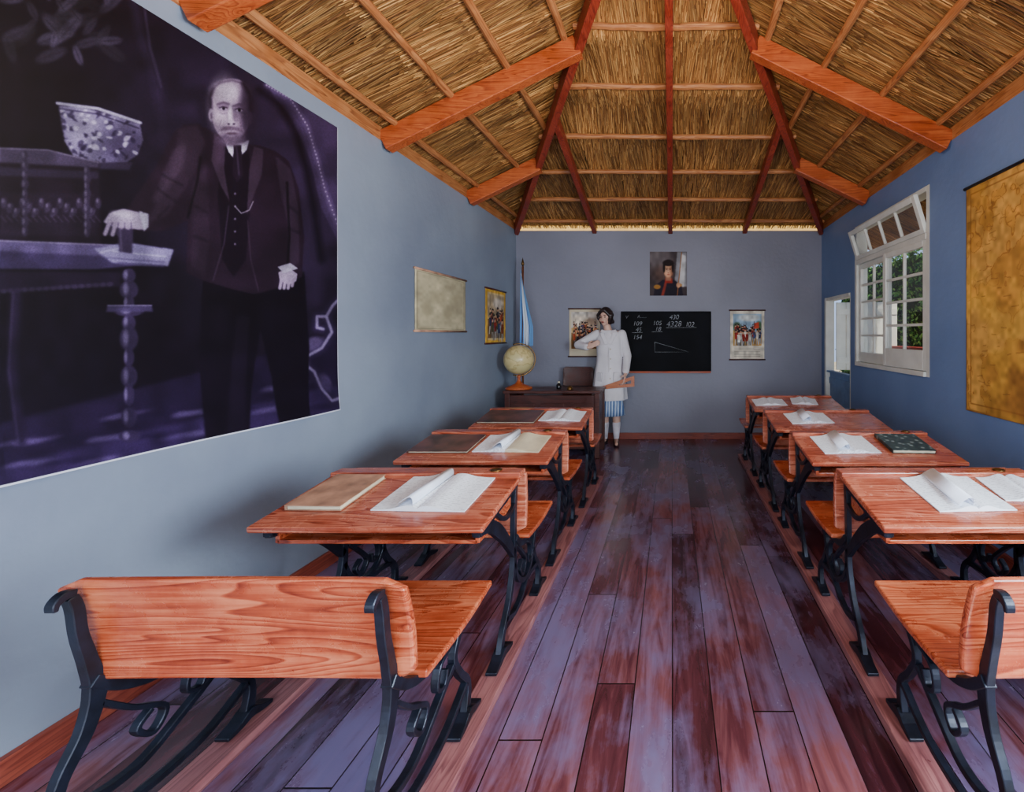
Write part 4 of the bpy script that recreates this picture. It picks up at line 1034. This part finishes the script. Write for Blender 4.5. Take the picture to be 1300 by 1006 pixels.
for s in(-1,1):
    R1=rotm(math.radians(-12),math.radians(s*24),0)
    lp.box((s*.05,-.11,1.33),(.045,.012,.16),R1); lp.box((s*.062,-.083,1.415),(.07,.014,.045),rotm(math.radians(-40),math.radians(s*-20),0))
lp.obj('collar',M_coat,parent=per,bevel=.004)
MB().box((.012,-.125,1.07),(.012,.03,.30)).obj('placket',M_coat,parent=per,bevel=.003)
for z,y in((1.2,-.122),(1.08,-.118),(.96,-.13),(.84,-.146)):
    MB().ell((.03,y,z),(.009,.004,.009)).obj('button',M_cream,parent=per,smooth=True)
for s in(-1,1): MB().box((s*.108,-.12,.86),(.09,.02,.11),rotm(math.radians(6),0,s*.55)).obj('pocket',M_coat,parent=per,bevel=.004)
def skirt_mat():
    m,nt,bs=newmat('pleated_blue'); tc=N(nt,'ShaderNodeTexCoord'); w=N(nt,'ShaderNodeTexWave'); w.inputs['Scale'].default_value=9; w.inputs['Distortion'].default_value=1
    nt.links.new(tc.outputs['Object'],w.inputs['Vector']); r=ramp(nt,[(.35,lin((78,108,158))),(.65,lin((176,192,216)))]); nt.links.new(w.outputs[0],r.inputs[0]); nt.links.new(r.outputs[0],bs.inputs['Base Color']); bs.inputs['Roughness'].default_value=.45; return m
s_=MB(); s_.rings([ring(.37,.185,.138,pl=.06,k=14,n=112),ring(.45,.178,.132,pl=.045,k=14,n=112),ring(.62,.15,.11,pl=.02,k=14,n=112),ring(.9,.12,.1,n=112)])
s_.obj('skirt',skirt_mat(),parent=per,smooth=True)
for s,kx in((-1,-.06),(1,.085)):
    MB().cap((kx,.03,.26),(kx,.015,.09),.052,.037).obj('sock',M_sock,parent=per,smooth=True)
    sh=MB(); sh.ell((kx,.03,.045),(.038,.05,.045)); sh.cap((kx,.02,.035),(kx+s*.02,-.12,.03),.034,.03); sh.box((kx,.045,.012),(.06,.07,.024)); sh.obj('shoe',M_shoe,parent=per,remesh=.006)
sq=empty('wooden_set_square',(-.785,5.74,0),label='orange wooden set square held in the teacher\'s hand',category='set square')
M_sq=wood('set_square_wood',(140,70,36),(172,94,52),(196,122,76),axis=0,rough=.4)
def tri(outer,inner,y0,y1):
    mb=MB(); vs=[(p[0],y,p[1]) for y in(y0,y1) for p in outer+inner]; fs=[]
    for i in range(3):
        j=(i+1)%3; fs+=[(i,j,3+j,3+i),(6+i,9+i,9+j,6+j),(i,6+i,6+j,j),(3+i,3+j,9+j,9+i)]
    mb.add(vs,fs); return mb
tri([(-.22,.70),(.33,.75),(.33,.88)],[(.13,.768),(.29,.783),(.29,.825)],-.196,-.182).obj('triangle',M_sq,parent=sq,bevel=.002)
# ---------------------------------------------------------------- light
w=bpy.data.worlds.new('World'); bpy.context.scene.world=w; w.use_nodes=True
bg=w.node_tree.nodes['Background']; bg.inputs[0].default_value=(0.46,0.64,1.0,1); bg.inputs[1].default_value=1.3
def area(loc,rot,sx,sy,e,c):
    l=bpy.data.lights.new('daylight_fill','AREA'); l.shape='RECTANGLE'; l.size=sx; l.size_y=sy; l.energy=e; l.color=c
    o=bpy.data.objects.new('daylight_fill',l); COL.objects.link(o); o.location=loc; o.rotation_euler=rot
area((0,-1.35,1.05),(math.radians(86),0,0),3.8,1.4,130,(.84,.92,1.0))
area((2.2,.2,1.45),(0,math.radians(72),math.radians(-12)),1.3,1.4,290,(.80,.92,1.0))  # added lamp at the unseen side opening, brightens the left wall
pl=bpy.data.lights.new('warm_fill','POINT'); pl.energy=58; pl.color=(1,.76,.50); pl.shadow_soft_size=.2  # added warm fill for beams and thatch, no fitting modelled here
po=bpy.data.objects.new('warm_fill',pl); COL.objects.link(po); po.location=(0,1.9,2.6)
su=bpy.data.lights.new('sun','SUN'); su.energy=7; su.angle=.02; su.color=(1,.90,.72)
so=bpy.data.objects.new('sun',su); COL.objects.link(so); so.rotation_euler=(math.radians(35),math.radians(10),0)
# ---------------------------------------------------------------- camera
cam=bpy.data.cameras.new('camera'); co=bpy.data.objects.new('camera',cam); COL.objects.link(co)
co.location=(0,0,CZ); co.rotation_euler=(math.radians(90),0,0)
cam.sensor_width=36; cam.lens=36*580/1300; cam.shift_x=-203/1300; cam.shift_y=-78/1300; cam.clip_start=.02
bpy.context.scene.camera=co
